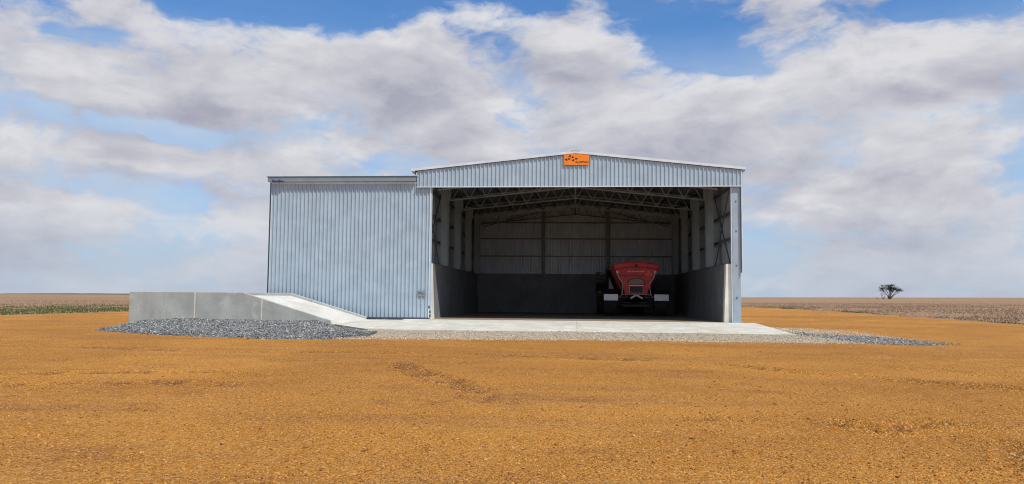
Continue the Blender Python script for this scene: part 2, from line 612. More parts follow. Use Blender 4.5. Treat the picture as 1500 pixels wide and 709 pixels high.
def fbm(x, y, octv=4, rough=0.5):
    s, a, t = 0, 1, 0
    for i in range(octv):
        s = s + a * vnoise(x * 2 ** i + 17.3 * i, y * 2 ** i + 5.1 * i)
        t += a
        a *= rough
    return s / t

def rot_mats(n):
    q = RNG.normal(size=(n, 4))
    q /= np.linalg.norm(q, axis=1)[:, None]
    w, x, y, z = q.T
    return np.stack([np.stack([1 - 2 * (y * y + z * z), 2 * (x * y - z * w), 2 * (x * z + y * w)], 1),
                     np.stack([2 * (x * y + z * w), 1 - 2 * (x * x + z * z), 2 * (y * z - x * w)], 1),
                     np.stack([2 * (x * z - y * w), 2 * (y * z + x * w), 1 - 2 * (x * x + y * y)], 1)], 1)

OCT = np.array([(1, 0, 0), (-1, 0, 0), (0, 1, 0), (0, -1, 0), (0, 0, 1), (0, 0, -1)], dtype=float)
OCF = np.array([(0, 2, 4), (2, 1, 4), (1, 3, 4), (3, 0, 4), (2, 0, 5), (1, 2, 5), (3, 1, 5), (0, 3, 5)])

def stones(name, P, size, mat, label, cat, flat=0.75):
    n = len(P)
    s = size[:, None] * RNG.uniform(0.6, 1.25, (n, 3)) * 0.62
    loc = OCT[None] * s[:, None, :] + RNG.normal(0, 0.12, (n, 6, 3)) * size[:, None, None]
    loc = np.einsum('nij,nkj->nki', rot_mats(n), loc)
    loc[:, :, 2] *= flat
    V = (loc + P[:, None, :]).reshape(-1, 3)
    F = (OCF[None] + (np.arange(n) * 6)[:, None, None]).reshape(-1, 3)
    return tag(np_mesh(name, V, F, mat), label, cat, kind='stuff')

# ------------------------------------------------------------------ ground
def ground_z(x, y):
    k = np.where(x > 0, 0.0075, 0.0032)
    return -0.40 + k * x * sst(15, 60, np.hypot(x, y))

def axis(parts):
    out = []
    for a, b, st in parts:
        out.append(np.arange(a, b, st))
    return np.unique(np.concatenate(out))

def grid_mesh(name, xs, ys, zf, mat, kind='structure', warp=None, smooth=True):
    X, Y = np.meshgrid(xs, ys)
    if warp is not None:
        X, Y = warp(X, Y)
    Z = zf(X, Y)
    nx, ny = len(xs), len(ys)
    V = np.stack([X.ravel(), Y.ravel(), Z.ravel()], 1)
    i = np.arange(nx * ny).reshape(ny, nx)
    F = np.stack([i[:-1, :-1].ravel(), i[:-1, 1:].ravel(), i[1:, 1:].ravel(), i[1:, :-1].ravel()], 1)
    return np_mesh(name, V, F, mat, kind, smooth)

YX0, YX1, YY0, YY1 = -40.0, 28.0, -90.0, 86.0

def field_z(x, y):
    g = ground_z(x, y)
    inside = sst(0, 3, np.minimum(np.minimum(x - YX0, YX1 - x), np.minimum(y - YY0, YY1 - y)))
    far = np.hypot(x, y)
    roll_ = (fbm(x / 300 + 3, y / 300, 3) - 0.5) * 1.6 * sst(250, 900, far) * sst(9000, 5000, far)
    return g - 0.03 - 0.25 * inside + (fbm(x / 6, y / 6, 3) - 0.5) * 0.10 * (1 - inside) * sst(400, 100, far) + roll_ * 0.6

gx = np.concatenate([-np.geomspace(60, 9000, 40)[::-1], np.arange(-58, 60, 2.0), np.geomspace(60, 9000, 40)])
gy = np.concatenate([-np.geomspace(100, 3000, 14)[::-1], np.arange(-98, 140, 2.5), np.geomspace(140, 9000, 60)])
ground = grid_mesh('ground', gx, gy, field_z, 'field_soil')

# wheel ruts and scuffed patches in the yard: (polyline, half width, depth, cleat period)
RUTS = [
    ([(5.4, -20.5), (6.33, -21.38), (6.72, -21.97), (7.31, -22.57), (8.4, -23.6)], 0.20, 0.10, 0.34),
    ([(2.6, -26.4), (3.2, -26.55), (3.6, -26.9), (4.35, -26.5), (5.4, -26.9)], 0.20, 0.085, 0.26),
    ([(2.8, -17.6), (3.77, -18.61), (4.6, -19.87), (5.28, -20.31), (6.6, -20.6)], 0.24, 0.075, 0.40),
    ([(6.6, -17.8), (7.9, -18.85), (8.74, -20.38), (9.4, -21.8)], 0.24, 0.075, 0.40),
    ([(1.2, -25.9), (1.6, -26.3), (2.0, -26.2), (2.5, -25.6)], 0.20, 0.06, 0.30),
    ([(4.7, -26.9), (4.55, -28.0), (4.0, -28.95), (3.5, -29.6)], 0.20, 0.07, 0.24),
    ([(-4.6, -18.6), (-3.75, -19.6), (-3.0, -21.4), (-2.15, -22.96), (-1.5, -24.1), (-1.3, -25.4)], 0.24, 0.055, 0.40),
    ([(-11.5, -22.9), (-10.2, -22.6), (-8.6, -22.0), (-7.3, -21.8), (-5.5, -22.2)], 0.24, 0.05, 0.40),
    ([(-10.0, -24.6), (-8.2, -23.8), (-6.9, -23.5), (-5.2, -23.8)], 0.24, 0.045, 0.40),
    ([(-3.6, -15.8), (-2.1, -16.3), (0.3, -17.0), (2.2, -17.2)], 0.28, 0.05, 0.45),
    ([(-15.0, -15.6), (-9.0, -16.6), (-5.4, -16.2), (-3.6, -15.8)], 0.28, 0.04, 0.45),
]

def yard_detail(x, y, scuff=None):
    z = (fbm(x / 2.6, y / 1.4, 3) - 0.5) * 0.030 + (fbm(x / 0.45 + 9, y / 0.45, 3, 0.6) - 0.5) * 0.030
    z += (fbm(x / 9 + 40, y / 5, 2) - 0.5) * 0.05
    for line, hw, dep, per in RUTS:
        best = np.full(x.shape, 1e9)
        along = np.zeros(x.shape)
        s0 = 0.0
        for (ax, ay), (bx, by) in zip(line[:-1], line[1:]):
            L = math.hypot(bx - ax, by - ay)
            t = np.clip(((x - ax) * (bx - ax) + (y - ay) * (by - ay)) / L ** 2, 0, 1)
            d = np.hypot(x - ax - t * (bx - ax), y - ay - t * (by - ay)) + (fbm(x / 1.7, y / 1.7, 2) - 0.5) * 0.35
            m = d < best
            best = np.where(m, d, best)
            along = np.where(m, s0 + t * L, along)
            s0 += L
        fade = sst(0, 1.0, along) * sst(s0, s0 - 1.0, along) * (0.35 + 1.1 * fbm(x / 1.3 + 70, y / 1.3, 2))
        track = np.exp(-(best / hw) ** 4)
        rim = np.exp(-((best - hw * 1.35) / (hw * 0.4)) ** 2)
        cle = 0.5 + 0.5 * np.sin(along * 2 * math.pi / per)
        if scuff is not None:
            scuff += fade * track * min(1.0, dep / 0.05) * (0.35 + 1.0 * cle) * (0.3 + 1.2 * sst(0.4, 0.65, fbm(x / 0.3, y / 0.3, 3)))
        z += fade * (-dep * track * (0.35 + 1.1 * cle) + dep * 0.6 * rim)
    return z

def yard_z(x, y):
    edge = np.minimum(np.minimum(x - YX0, YX1 - x), np.minimum(y - YY0, YY1 - y))
    near = sst(70, 35, np.hypot(x, y + 10))
    return ground_z(x, y) + yard_detail(x, y) * near - 0.06 * sst(0.8, 0, edge)

def yard_warp(X, Y):
    wl = sst(YX0 + 8, YX0, X)
    wr = sst(YX1 - 8, YX1, X)
    wb = sst(YY1 - 8, YY1, Y)
    X2 = X + (wl + wr) * ((fbm(Y / 7 + 3, X * 0 + 1.5, 3) - 0.5) * 3.0) 
    Y2 = Y + wb * (fbm(X / 7, Y * 0 + 9.5, 3) - 0.5) * 4
    return X2, Y2

yx = axis([(-40, -17, 0.8), (-17, -12, 0.13), (-12, 12, 0.09), (12, 17, 0.13), (17, 28.01, 0.5)])
yx = np.unique(np.append(yx, 28.0))
yy = axis([(-90, -36, 3), (-36, -33, 0.4), (-33, -15, 0.085), (-15, -9, 0.13), (-9, 12, 0.5), (12, 86.01, 1.5)])
yard = grid_mesh('yard', yx, yy, yard_z, 'laterite', warp=yard_warp)
vc = np.empty(len(yard.data.vertices) * 3, dtype=np.float32)
yard.data.vertices.foreach_get('co', vc)
vc = vc.reshape(-1, 3).astype(float)
sc_ = np.zeros(len(vc))
yard_detail(vc[:, 0], vc[:, 1], sc_)
# turned-up patches between the tracks
sc_ += 0.42 * sst(0.52, 0.74, fbm(vc[:, 0] / 2.2 + 13, vc[:, 1] / 1.1 + 4, 4, 0.6)) * sst(0.45, 0.6, fbm(vc[:, 0] / 0.4, vc[:, 1] / 0.3, 3, 0.6))
at_ = yard.data.attributes.new('scuff', 'FLOAT', 'POINT')
at_.data.foreach_set('value', np.clip(sc_, 0, 1).astype(np.float32))

# loose pebbles over the near yard, thickest close to where the photographer stood
N = 150000
yy_ = -33.0 + 21.0 * RNG.random(N) ** 1.7
hw_ = (yy_ - CAM.y) * 0.75 + 1.0
xx_ = (RNG.random(N) * 2 - 1) * hw_ - (yy_ - CAM.y) * 0.083
keep = fbm(xx_ / 1.1 + 31, yy_ / 0.8, 4) + RNG.normal(0, 0.10, N) > 0.42
xx_, yy_ = xx_[keep], yy_[keep]
rs_ = np.zeros(len(xx_))
yard_detail(xx_, yy_, rs_)
xx_, yy_ = xx_[rs_ < 0.12], yy_[rs_ < 0.12]
zz_ = yard_z(xx_, yy_)
sz_ = np.clip(RNG.lognormal(math.log(0.0115), 0.45, len(xx_)), 0.005, 0.040)
stones('pebbles', np.stack([xx_, yy_, zz_ + 0.001], 1), sz_, 'laterite_pebble', 'loose orange brown pebbles strewn over the gravel yard', 'pebbles')

# ------------------------------------------------------------------ apron, floor, ramp foot
def apron_z(y):
    return -0.033 * max(0.0, -y)

def slab(name, mat, pts, thick, kind):
    """flat convex slab from a list of (x,y,z) top points, in fan order"""
    n = len(pts)
    m = MB()
    vs = list(pts) + [(p[0], p[1], p[2] - thick) for p in pts]
    fs = [tuple(range(n)), tuple(range(2 * n - 1, n - 1, -1))] + [(i, n + i, n + (i + 1) % n, (i + 1) % n) for i in range(n)]
    m.add(vs, fs)
    o = m.build(name, mat)
    if kind:
        o['kind'] = kind
    return o

AX0, AX1, AY0 = -8.1, 8.25, -6.5
joints = np.linspace(AX0, AX1, 5)
apron = bpy.data.objects.new('apron', None)
COL.objects.link(apron)
apron['kind'] = 'structure'
for i in range(4):
    a, b = joints[i] + 0.004, joints[i + 1] - 0.004
    for (y0, y1) in ((AY0, -3.204), (-3.196, -0.02)):
        pts = [(a, y0, apron_z(y0)), (b, y0, apron_z(y0)), (b, y1, apron_z(y1)), (a, y1, apron_z(y1))]
        s_ = slab('slab', 'apron_concrete', pts, 0.16, None)
        s_.parent = apron
foot = slab('slab', 'apron_concrete', [(-10.30, -3.88, -0.135), (-8.108, AY0, apron_z(AY0)), (-8.108, -0.62, -0.02), (-9.75, -0.62, -0.02)], 0.16, None)
foot.parent = apron
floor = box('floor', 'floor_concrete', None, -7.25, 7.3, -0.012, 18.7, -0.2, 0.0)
floor['kind'] = 'structure'

# ------------------------------------------------------------------ farm shed
shed = thing('farm_shed', 'open fronted galvanised steel farm shed with low pitched gable and concrete lower walls', 'shed', (0, 9, 0))
PITCHR = 0.104
BACK = 18.6
def roof_z(x):
    return 8.02 - PITCHR * abs(x)

RIB = 0.195
def profile(n):
    """(u, d) points of n ribs; d towards the outside"""
    pts = []
    for i in range(n):
        o = i * RIB
        pts += [(o, 0), (o + 0.100, 0), (o + 0.132, 0.050), (o + 0.158, 0.050), (o + 0.190, 0)]
    pts.append((n * RIB, 0))
    return pts

def sheet(name, mat, parent, fn, u0, n, lo, hi):
    """ribbed sheet; fn(u,d,w)->xyz, lo/hi functions of u"""
    pr = profile(n)
    k = len(pr)
    vs = [fn(u0 + u, d, lo(u0 + u)) for u, d in pr] + [fn(u0 + u, d, hi(u0 + u)) for u, d in pr]
    fs = [(i, i + 1, k + i + 1, k + i) for i in range(k - 1)]
    m = MB().add(vs, fs)
    V = np.array(m.v)
    c = (V.min(0) + V.max(0)) / 2
    me = bpy.data.meshes.new(name)
    me.from_pydata([tuple(p) for p in V - c], [], m.f)
    me.materials.append(MATS[mat])
    return link(name, me, Vector(c), parent)

def run_sheets(name, mat, parent, fn, a, b, lo, hi, per=4):
    """fill a..b with sheets of `per` ribs; alike sheets share one mesh"""
    u = a
    while u < b - 0.05:
        n = min(per, max(1, int(round((b - u) / RIB))))
        sheet(name, mat, parent, fn, u, n, lo, hi)
        u += n * RIB

FX0, FX1 = -7.62, 7.70
# gable fascia over the opening
run_sheets('fascia_sheet', 'cladding', shed, lambda u, d, w: (u, 0.026 - d, w), FX0, FX1 - 0.02, lambda u: 6.36, lambda u: roof_z(u) - 0.10)
box('fascia_drip_trim', 'trim_steel', shed, FX0 - 0.02, FX1 + 0.02, -0.036, 0.06, 6.325, 6.358)
for s in (-1, 1):
    m = MB()
    xe = s * 7.92
    poly = [(0.0, roof_z(0) + 0.035), (xe, roof_z(xe) + 0.035), (xe, roof_z(xe) - 0.085), (0.0, roof_z(0) - 0.085)]
    m.prism(poly, lambda u, v, w: (u + s * 0.001, w, v), -0.075, -0.034)
    m.build('barge_trim', 'trim_steel', shed)
    # eave gutter
    gx_ = 7.76 if s > 0 else -7.74
    g = MB()
    gp = [(0.0, 0.0), (0.0, 0.11), (0.015, 0.11), (0.015, 0.015), (0.13, 0.015), (0.13, 0.13), (0.145, 0.13), (0.145, 0.0)]
    g.prism([(gx_ + s * (a - 0.01), 7.06 + b) for a, b in gp], lambda u, v, w: (u, w, v), -0.03, BACK + 0.2)
    g.build('gutter', 'galvanised', shed)
m = MB()
m.prism([(-0.22, roof_z(0.22) + 0.05), (0, 8.02 + 0.055), (0.22, roof_z(0.22) + 0.05), (0.22, roof_z(0.22) + 0.043), (0, 8.063), (-0.22, roof_z(0.22) + 0.043)],
        lambda u, v, w: (u, w, v), -0.09, BACK + 0.15)
m.build('ridge_cap', 'trim_steel', shed)
# roof sheets
for s in (-1, 1):
    run_sheets('roof_sheet', 'shaded_cladding', shed, lambda u, d, w, s=s: (s * w, u, 8.0 - PITCHR * w + d), -0.02, BACK + 0.15, lambda u: 0.02, lambda u: 7.8)
# side cladding
for s, X in ((-1, -7.62), (1, 7.70)):
    run_sheets('wall_sheet', 'lining_cladding', shed, lambda u, d, w, s=s, X=X: (X + s * d * 0.9 - s * 0.03, u, w), 0.03 if s > 0 else 0.42, BACK + 0.1, lambda u: 2.30, lambda u: 7.14)
# rear cladding
run_sheets('rear_sheet', 'lining_cladding', shed, lambda u, d, w: (u, BACK + 0.12 + d, w), -7.6, 7.66, lambda u: 2.5, lambda u: roof_z(u) - 0.012)
# corner flashing on the right, running down over the wall end
box('corner_flashing', 'trim_steel', shed, 7.70, 7.735, -0.03, 0.16, 2.32, 7.05)
box('corner_flashing', 'trim_steel', shed, -7.66, -7.62, -0.03, 0.16, 6.90, 7.05)

# concrete panels, tapering from a thick foot
def tapered(s, y0, y1, mat='precast_shaded'):
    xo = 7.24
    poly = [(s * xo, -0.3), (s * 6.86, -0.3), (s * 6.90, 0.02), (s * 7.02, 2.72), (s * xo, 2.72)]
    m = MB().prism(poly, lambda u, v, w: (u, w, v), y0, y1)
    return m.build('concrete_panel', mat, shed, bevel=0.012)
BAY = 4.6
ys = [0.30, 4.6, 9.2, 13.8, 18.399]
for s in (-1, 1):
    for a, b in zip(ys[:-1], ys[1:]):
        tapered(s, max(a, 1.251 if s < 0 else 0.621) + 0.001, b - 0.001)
    # pale front end of the wall; left one lengthened to paint the sunlit sliver
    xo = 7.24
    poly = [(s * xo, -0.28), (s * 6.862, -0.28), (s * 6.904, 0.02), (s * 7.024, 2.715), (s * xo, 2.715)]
    MB().prism(poly, lambda u, v, w: (u, w, v), 0.24, 1.25 if s < 0 else 0.62).build('sunlit_panel_end', 'sunlit_edge', shed, bevel=0.01)
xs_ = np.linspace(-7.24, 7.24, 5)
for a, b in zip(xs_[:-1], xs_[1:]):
    box('concrete_panel', 'precast_shaded', shed, a + 0.001, b - 0.001, BACK - 0.2, BACK, -0.3, 2.74, bevel=0.012)

for s in (-1, 1):
    MB().bar((s * 0.002, BACK + 0.09, roof_z(0) - 0.12), (s * 7.6, BACK + 0.09, roof_z(7.6) - 0.12), 0.05, 0.20).build('rear_flashing', 'shaded_cladding', shed)
    box('corner_flashing', 'shaded_cladding', shed, *sorted((s * 7.50, s * 7.76)), BACK - 0.04, BACK + 0.22, 2.28, 7.1)
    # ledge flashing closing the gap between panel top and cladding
    box('sill_flashing', 'shaded_cladding', shed, *sorted((s * 7.02, s * 7.60)), 0.46, BACK - 0.01, 2.722, 2.738)
    box('eave_flashing', 'shaded_cladding', shed, *sorted((s * 7.38, s * 7.585)), 0.46, BACK, 7.02, 7.18)
box('sill_flashing', 'shaded_cladding', shed, -7.49, 7.49, BACK - 0.035, BACK + 0.11, 2.743, 2.757)
for x in xs_[1:-1]:
    box('joint_strip', 'precast_shaded', shed, x - 0.08, x + 0.08, BACK + 0.001, BACK + 0.03, -0.3, 2.49)
for s in (-1, 1):
    for y in ys[1:-1]:
        box('joint_strip', 'precast_shaded', shed, *sorted((s * 7.241, s * 7.27)), y - 0.08, y + 0.08, -0.3, 2.70)
# columns behind the panels
for s in (-1, 1):
    for y in (BAY, 2 * BAY, 3 * BAY, BACK - 0.36):
        m = MB()
        m.box(s * 6.82, s * 7.20, y - 0.05, y + 0.05, 2.742, 7.0)
        m.box(s * 6.80, s * 6.818, y - 0.15, y + 0.15, 2.742, 7.0)
        m.box(s * 7.202, s * 7.22, y - 0.15, y + 0.15, 2.742, 7.0)
        # deeper haunch where the truss lands
        m.prism([(s * 6.815, 6.2), (s * 6.72, 6.3), (s * 6.72, 6.98), (s * 6.815, 6.98)], lambda u, v, w: (u, w, v), y - 0.147, y + 0.147)
        m.build('column', 'truss_steel', shed)
# front columns
for s, x0, x1 in ((1, 7.30, 7.66), (-1, -7.60, -7.28)):
    m = MB()
    oy = 0.0 if s > 0 else 0.16
    m.box(x0, x1, 0.10 + oy, 0.115 + oy, 0.012, 6.9)
    m.box((x0 + x1) / 2 - 0.01, (x0 + x1) / 2 + 0.01, 0.117 + oy, 0.418 + oy, 0.012, 6.9)
    m.box(x0, x1, 0.42 + oy, 0.435 + oy, 0.012, 6.9)
    c_ = m.build('front_column', 'post_steel', shed)
    p_ = box('base_plate', 'galvanised', c_, x0 - 0.06, x1 + 0.06, 0.02 + oy, 0.5 + oy, -0.012, 0.012)
    for bx in (x0 - 0.02, x1 + 0.02):
        MB().tube([(bx, 0.06 + oy, 0.0), (bx, 0.06 + oy, 0.07)], 0.02, 8).build('anchor_bolt', 'galvanised', c_)
    if s > 0:
        # narrow return flange and bolted cleats seen on the column face
        box('jamb_channel', 'trim_steel', shed, 7.245, 7.296, 0.12, 0.26, 0.014, 6.34)
        for z in (1.1, 2.6, 4.2, 5.6):
            box('cleat', 'dark_steel', c_, 7.44, 7.50, 0.088, 0.099, z, z + 0.08)

# roof trusses: chords, webs and king post
def truss(y, mat='truss_steel'):
    t = bpy.data.objects.new('roof_truss', None)
    COL.objects.link(t)
    t.parent = shed
    t.location = (0, y - 9, 7.0)
    top = lambda x: 7.74 - PITCHR * abs(x)
    bot = lambda x: 6.97 - PITCHR * abs(x)
    def put(name, mb):
        o = mb.build(name, mat)
        o.parent = t
        o.location = o.location - Vector((0, y, 7.0))
        return o
    xe = 6.71
    for s in (-1, 1):
        put('top_chord', MB().bar((s * 0.03, y, top(0)), (s * xe, y, top(xe)), 0.08, 0.06))
        put('bottom_chord', MB().bar((s * 0.03, y, bot(0)), (s * xe, y, bot(xe)), 0.08, 0.06))
        n = 14
        for i in range(n):
            a = 0.06 + (xe - 0.12) * i / n
            b = 0.06 + (xe - 0.12) * (i + 1) / n
            za, zb = (bot(a), top(b)) if i % 2 == 0 else (top(a), bot(b))
            put('web', MB().bar((s * a, y, za), (s * b, y, zb), 0.036, 0.036))
    put('king_post', MB().box(-0.045, 0.045, y - 0.047, y + 0.047, bot(0) - 0.06, top(0) + 0.02))
for y in (0.52, BAY, 2 * BAY, 3 * BAY, BACK - 0.36):
    truss(y, 'purlin_steel' if y > 15 else 'truss_steel')
# purlins under the roof sheets
for s in (-1, 1):
    for i in range(7):
        x = 0.35 + i * 1.08
        z = 7.955 - PITCHR * x
        m = MB()
        m.box(s * x - 0.008, s * x + 0.008, 0.1, BACK + 0.05, z - 0.15, z)
        m.box(s * x + 0.0085, s * x + 0.065, 0.1, BACK + 0.05, z - 0.012, z)
        m.box(s * x - 0.065, s * x - 0.0085, 0.1, BACK + 0.05, z - 0.15, z - 0.138)
        m.build('purlin', 'purlin_steel', shed)
# side girts and diagonal rods
for s, X in ((-1, -7.46), (1, 7.54)):
    for z in (4.0, 5.25, 6.5):
        m = MB()
        m.box(X - 0.09, X + 0.09, 0.45, BACK, z - 0.006, z + 0.006)
        m.box(X - s * 0.09 - 0.006, X - s * 0.09 + 0.006, 0.45, BACK, z - 0.07, z + 0.07)
        m.build('girt', 'purlin_steel', shed)
    for y0, y1 in ((0.5, BAY), (3 * BAY, BACK - 0.4)):
        MB().bar((s * 7.25, y0, 2.8), (s * 7.25, y1, 6.6), 0.05, 0.05).build('brace', 'dark_steel', shed)
        MB().bar((s * 7.31, y0, 6.6), (s * 7.31, y1, 2.8), 0.05, 0.05).build('brace', 'dark_steel', shed)
# rear wall posts and girts
for x in (-2.27, 2.30):
    m = MB()
    m.box(x - 0.14, x + 0.14, BACK - 0.20, BACK - 0.185, 2.742, 7.6)
    m.box(x - 0.01, x + 0.01, BACK - 0.184, BACK - 0.02, 2.742, 7.6)
    m.build('rear_post', 'purlin_steel', shed)
for z in (4.0, 5.25, 6.4):
    m = MB()
    m.box(-7.2, 7.25, BACK - 0.06, BACK + 0.1, z - 0.006, z + 0.006)
    m.box(-7.2, 7.25, BACK - 0.075, BACK - 0.062, z - 0.04, z + 0.04)
    m.build('girt', 'purlin_steel', shed)
m = MB()
m.bar((-2.15, BACK - 0.24, 7.25), (-6.6, BACK - 0.24, 6.1), 0.05, 0.05)
m.build('brace', 'dark_steel', shed)
m = MB()
m.bar((2.15, BACK - 0.24, 7.25), (6.6, BACK - 0.24, 6.1), 0.05, 0.05)
m.build('brace', 'dark_steel', shed)

# sliding door parked to the left on its overhead track
DX0, DX1, DY = -14.88, -6.96, 0.12
door = MB().box(DX0 + 0.05, DX1 - 0.05, DY + 0.035, DY + 0.07, 6.44, 6.52).box(DX0 + 0.05, DX1 - 0.05, DY + 0.035, DY + 0.07, 0.12, 0.2)
for x in np.linspace(DX0 + 0.08, DX1 - 0.08, 6):
    door.box(x - 0.03, x + 0.03, DY + 0.032, DY + 0.072, 0.201, 6.439)
door = door.build('sliding_door', 'galvanised', shed)
run_sheets('door_sheet', 'cladding', door, lambda u, d, w: (u, DY + 0.024 - d, w), DX0, DX1 - 0.04, lambda u: 0.075, lambda u: 6.53)
box('top_trim', 'trim_steel', door, DX0, DX1, DY - 0.036, DY + 0.03, 6.532, 6.60)
box('edge_trim', 'trim_steel', door, DX1 - 0.035, DX1 + 0.01, DY - 0.034, DY + 0.075, 0.06, 6.53)
box('edge_trim', 'trim_steel', door, DX0 - 0.012, DX0 - 0.001, DY - 0.034, DY + 0.075, 0.06, 6.53)
box('bottom_trim', 'dark_steel', door, DX0, DX1, DY - 0.033, DY + 0.03, 0.012, 0.072)
for z in (0.12, 0.30):
    MB().lathe([(0, 0.012), (0, 0.07), (0.05, 0.07), (0.05, 0.012)], 14, lambda a, p, q: (DX1 + 0.02 + a, DY + 0.02 + p, z + 0.05 + q)).build('guide_roller', 'tyre_rubber', door)
box('roller_bracket', 'galvanised', door, DX1 + 0.012, DX1 + 0.09, DY - 0.03, DY + 0.06, 0.225, 0.285)
for z in (0.52,):
    box('latch', 'dark_steel', door, DX1 - 0.03, DX1 + 0.05, DY - 0.05, DY - 0.037, z, z + 0.12)
track = MB()
tp = [(-0.10, 6.615), (-0.10, 6.84), (0.16, 6.84), (0.16, 6.615), (0.10, 6.615), (0.10, 6.70), (-0.04, 6.70), (-0.04, 6.615)]
track.prism(tp, lambda u, v, w: (w, u, v), -15.02, -7.66)
track = track.build('door_track', 'track_steel', shed)
box('track_cap', 'dark_steel', track, -15.06, -7.64, -0.13, 0.19, 6.842, 6.875)
tpst = box('track_post', 'dark_steel', shed, -15.01, -14.90, 0.20, 0.36, -0.3, 6.61)
for x in (-14.72, -14.42):
    MB().lathe([(0, 0.01), (0, 0.075), (0.06, 0.075), (0.06, 0.01)], 12, lambda a, p, q: (x + p, -0.16 + a, 6.64 + q)).build('door_roller', 'roller_blue', track)
box('roller_hanger', 'roller_blue', track, -14.66, -14.2, -0.15, -0.105, 6.60, 6.66)

# ------------------------------------------------------------------ signs
def text_mesh(txt, mat, parent, x0, x1, z0, z1, y, shear=0.0, thick=0.004):
    cu = bpy.data.curves.new('lettering', 'FONT')
    cu.body = txt
    cu.offset = 0.022
    cu.shear = shear
    tmp = bpy.data.objects.new('lettering_src', cu)
    COL.objects.link(tmp)
    dg = bpy.context.evaluated_depsgraph_get()
    me = bpy.data.meshes.new_from_object(tmp.evaluated_get(dg))
    bpy.data.objects.remove(tmp)
    V = np.array([v.co[:] for v in me.vertices])
    a, b = V.min(0), V.max(0)
    for v in me.vertices:
        v.co = ((v.co.x - a[0]) / (b[0] - a[0]) * (x1 - x0), 0, (v.co.y - a[1]) / (b[1] - a[1]) * (z1 - z0))
    bm = bmesh.new()
    bm.from_mesh(me)
    bmesh.ops.recalc_face_normals(bm, faces=bm.faces)
    ex = bmesh.ops.extrude_face_region(bm, geom=bm.faces[:])
    bmesh.ops.translate(bm, verts=[g for g in ex['geom'] if isinstance(g, bmesh.types.BMVert)], vec=(0, -thick, 0))
    bmesh.ops.recalc_face_normals(bm, faces=bm.faces)
    bm.to_mesh(me)
    bm.free()
    me.materials.clear()
    me.materials.append(MATS[mat])
    return link('lettering', me, Vector((x0, y, z0)), parent)

TRI = [((250, 165), (365, 98), (365, 228)), ((415, 158), (415, 278), (525, 215)), ((88, 325), (217, 262), (217, 398)),
       ((255, 238), (255, 348), (378, 296)), ((398, 355), (522, 298), (522, 422)), ((575, 232), (575, 352), (692, 290))]

def emblem(parent, mat, x0, x1, z0, z1, y):
    for tri in TRI:
        P = [(x0 + (a - 60) / 1140 * (x1 - x0), z1 - (b - 60) / 520 * (z1 - z0)) for a, b in tri]
        MB().prism(P, lambda u, v, w: (u, w, v), y - 0.004, y).build('emblem_triangle', mat, parent)

sg = thing('company_sign', 'orange sign with dark triangle emblem and lettering at the peak of the gable', 'sign', (0.06, -0.06, 7.4))
SX0, SX1, SZ0, SZ1 = -0.55, 0.66, 7.375, 7.90
MB().prism([(SX0, SZ0), (SX1, SZ0), (SX1, roof_z(SX1) - 0.09), (0, roof_z(0) - 0.088), (SX0, roof_z(SX0) - 0.09)],
           lambda u, v, w: (u, w, v), -0.062, -0.042).build('board', 'sign_orange', sg)
emblem(sg, 'sign_dark', SX0, SX1, SZ0, SZ1, -0.0625)
text_mesh('AUSPAN', 'sign_dark', sg, SX0 + 0.43 * (SX1 - SX0), SX0 + 0.975 * (SX1 - SX0), SZ0 + 0.17 * 0.52, SZ0 + 0.36 * 0.52, -0.0625, 0.15)

pl = thing('door_plate', 'small grey maker plate low on the sliding door cladding', 'sign', (-7.3, -0.04, 1.2))
PX0, PX1, PZ0, PZ1 = -7.53, -7.13, 1.10, 1.34
box('board', 'plate_grey', pl, PX0, PX1, 0.070, 0.0855, PZ0, PZ1)
emblem(pl, 'ink_dark', PX0, PX1, PZ0 + 0.02, PZ1, 0.0695)
text_mesh('AUSPAN', 'ink_dark', pl, PX0 + 0.17, PX1 - 0.02, PZ0 + 0.075, PZ0 + 0.12, 0.0695, 0.15, 0.003)

# ------------------------------------------------------------------ loading ramp
ramp = thing('loading_ramp', 'grey precast concrete loading ramp with sloping white deck beside the sliding door', 'ramp', (-15, -2.3, -0.3))
TOP = 1.19
def front_top(x):
    return TOP if x < -14.3 else TOP + (0.03 - TOP) * (x + 14.3) / 3.9
fx = [-19.4, -16.42, -13.42, -10.40]
for i, (a, b) in enumerate(zip(fx[:-1], fx[1:])):
    a2, b2 = a + (0 if i == 0 else 0.022), b - (0 if i == 2 else 0.022)
    poly = [(a2, -0.55), (b2, -0.55), (b2, front_top(b2))]
    if a2 < -14.3 < b2:
        poly.append((-14.3, TOP))
    poly.append((a2, front_top(a2)))
    MB().prism(poly, lambda u, v, w: (u, w, v), -4.16, -4.0).build('concrete_panel', 'precast', ramp, bevel=0.012)
for x in (-16.42, -13.42):
    MB().prism([(x - 0.0215, -0.5), (x + 0.0215, -0.5), (x + 0.0215, front_top(x + 0.0215) - 0.012), (x - 0.0215, front_top(x - 0.0215) - 0.012)],
               lambda u, v, w: (u, w, v), -4.152, -4.02).build('joint_sealant', 'sealant', ramp)
def rear_top(x):
    return TOP if x < -13.5 else TOP + (0.10 - TOP) * (x + 13.5) / 3.67
rx_ = [-19.4, -15.62, -12.5, -9.83]
for i, (a, b) in enumerate(zip(rx_[:-1], rx_[1:])):
    a2, b2 = a, b - (0 if i == 2 else 0.02)
    poly = [(a2, -0.55), (b2, -0.55), (b2, rear_top(b2))]
    if a2 < -13.5 < b2:
        poly.append((-13.5, TOP))
    poly.append((a2, rear_top(a2)))
    MB().prism(poly, lambda u, v, w: (u, w, v), -0.60, -0.45).build('concrete_panel', 'precast', ramp, bevel=0.012)
box('end_panel', 'precast', ramp, -19.40, -19.25, -3.99, -0.61, -0.55, TOP - 0.01, bevel=0.012)
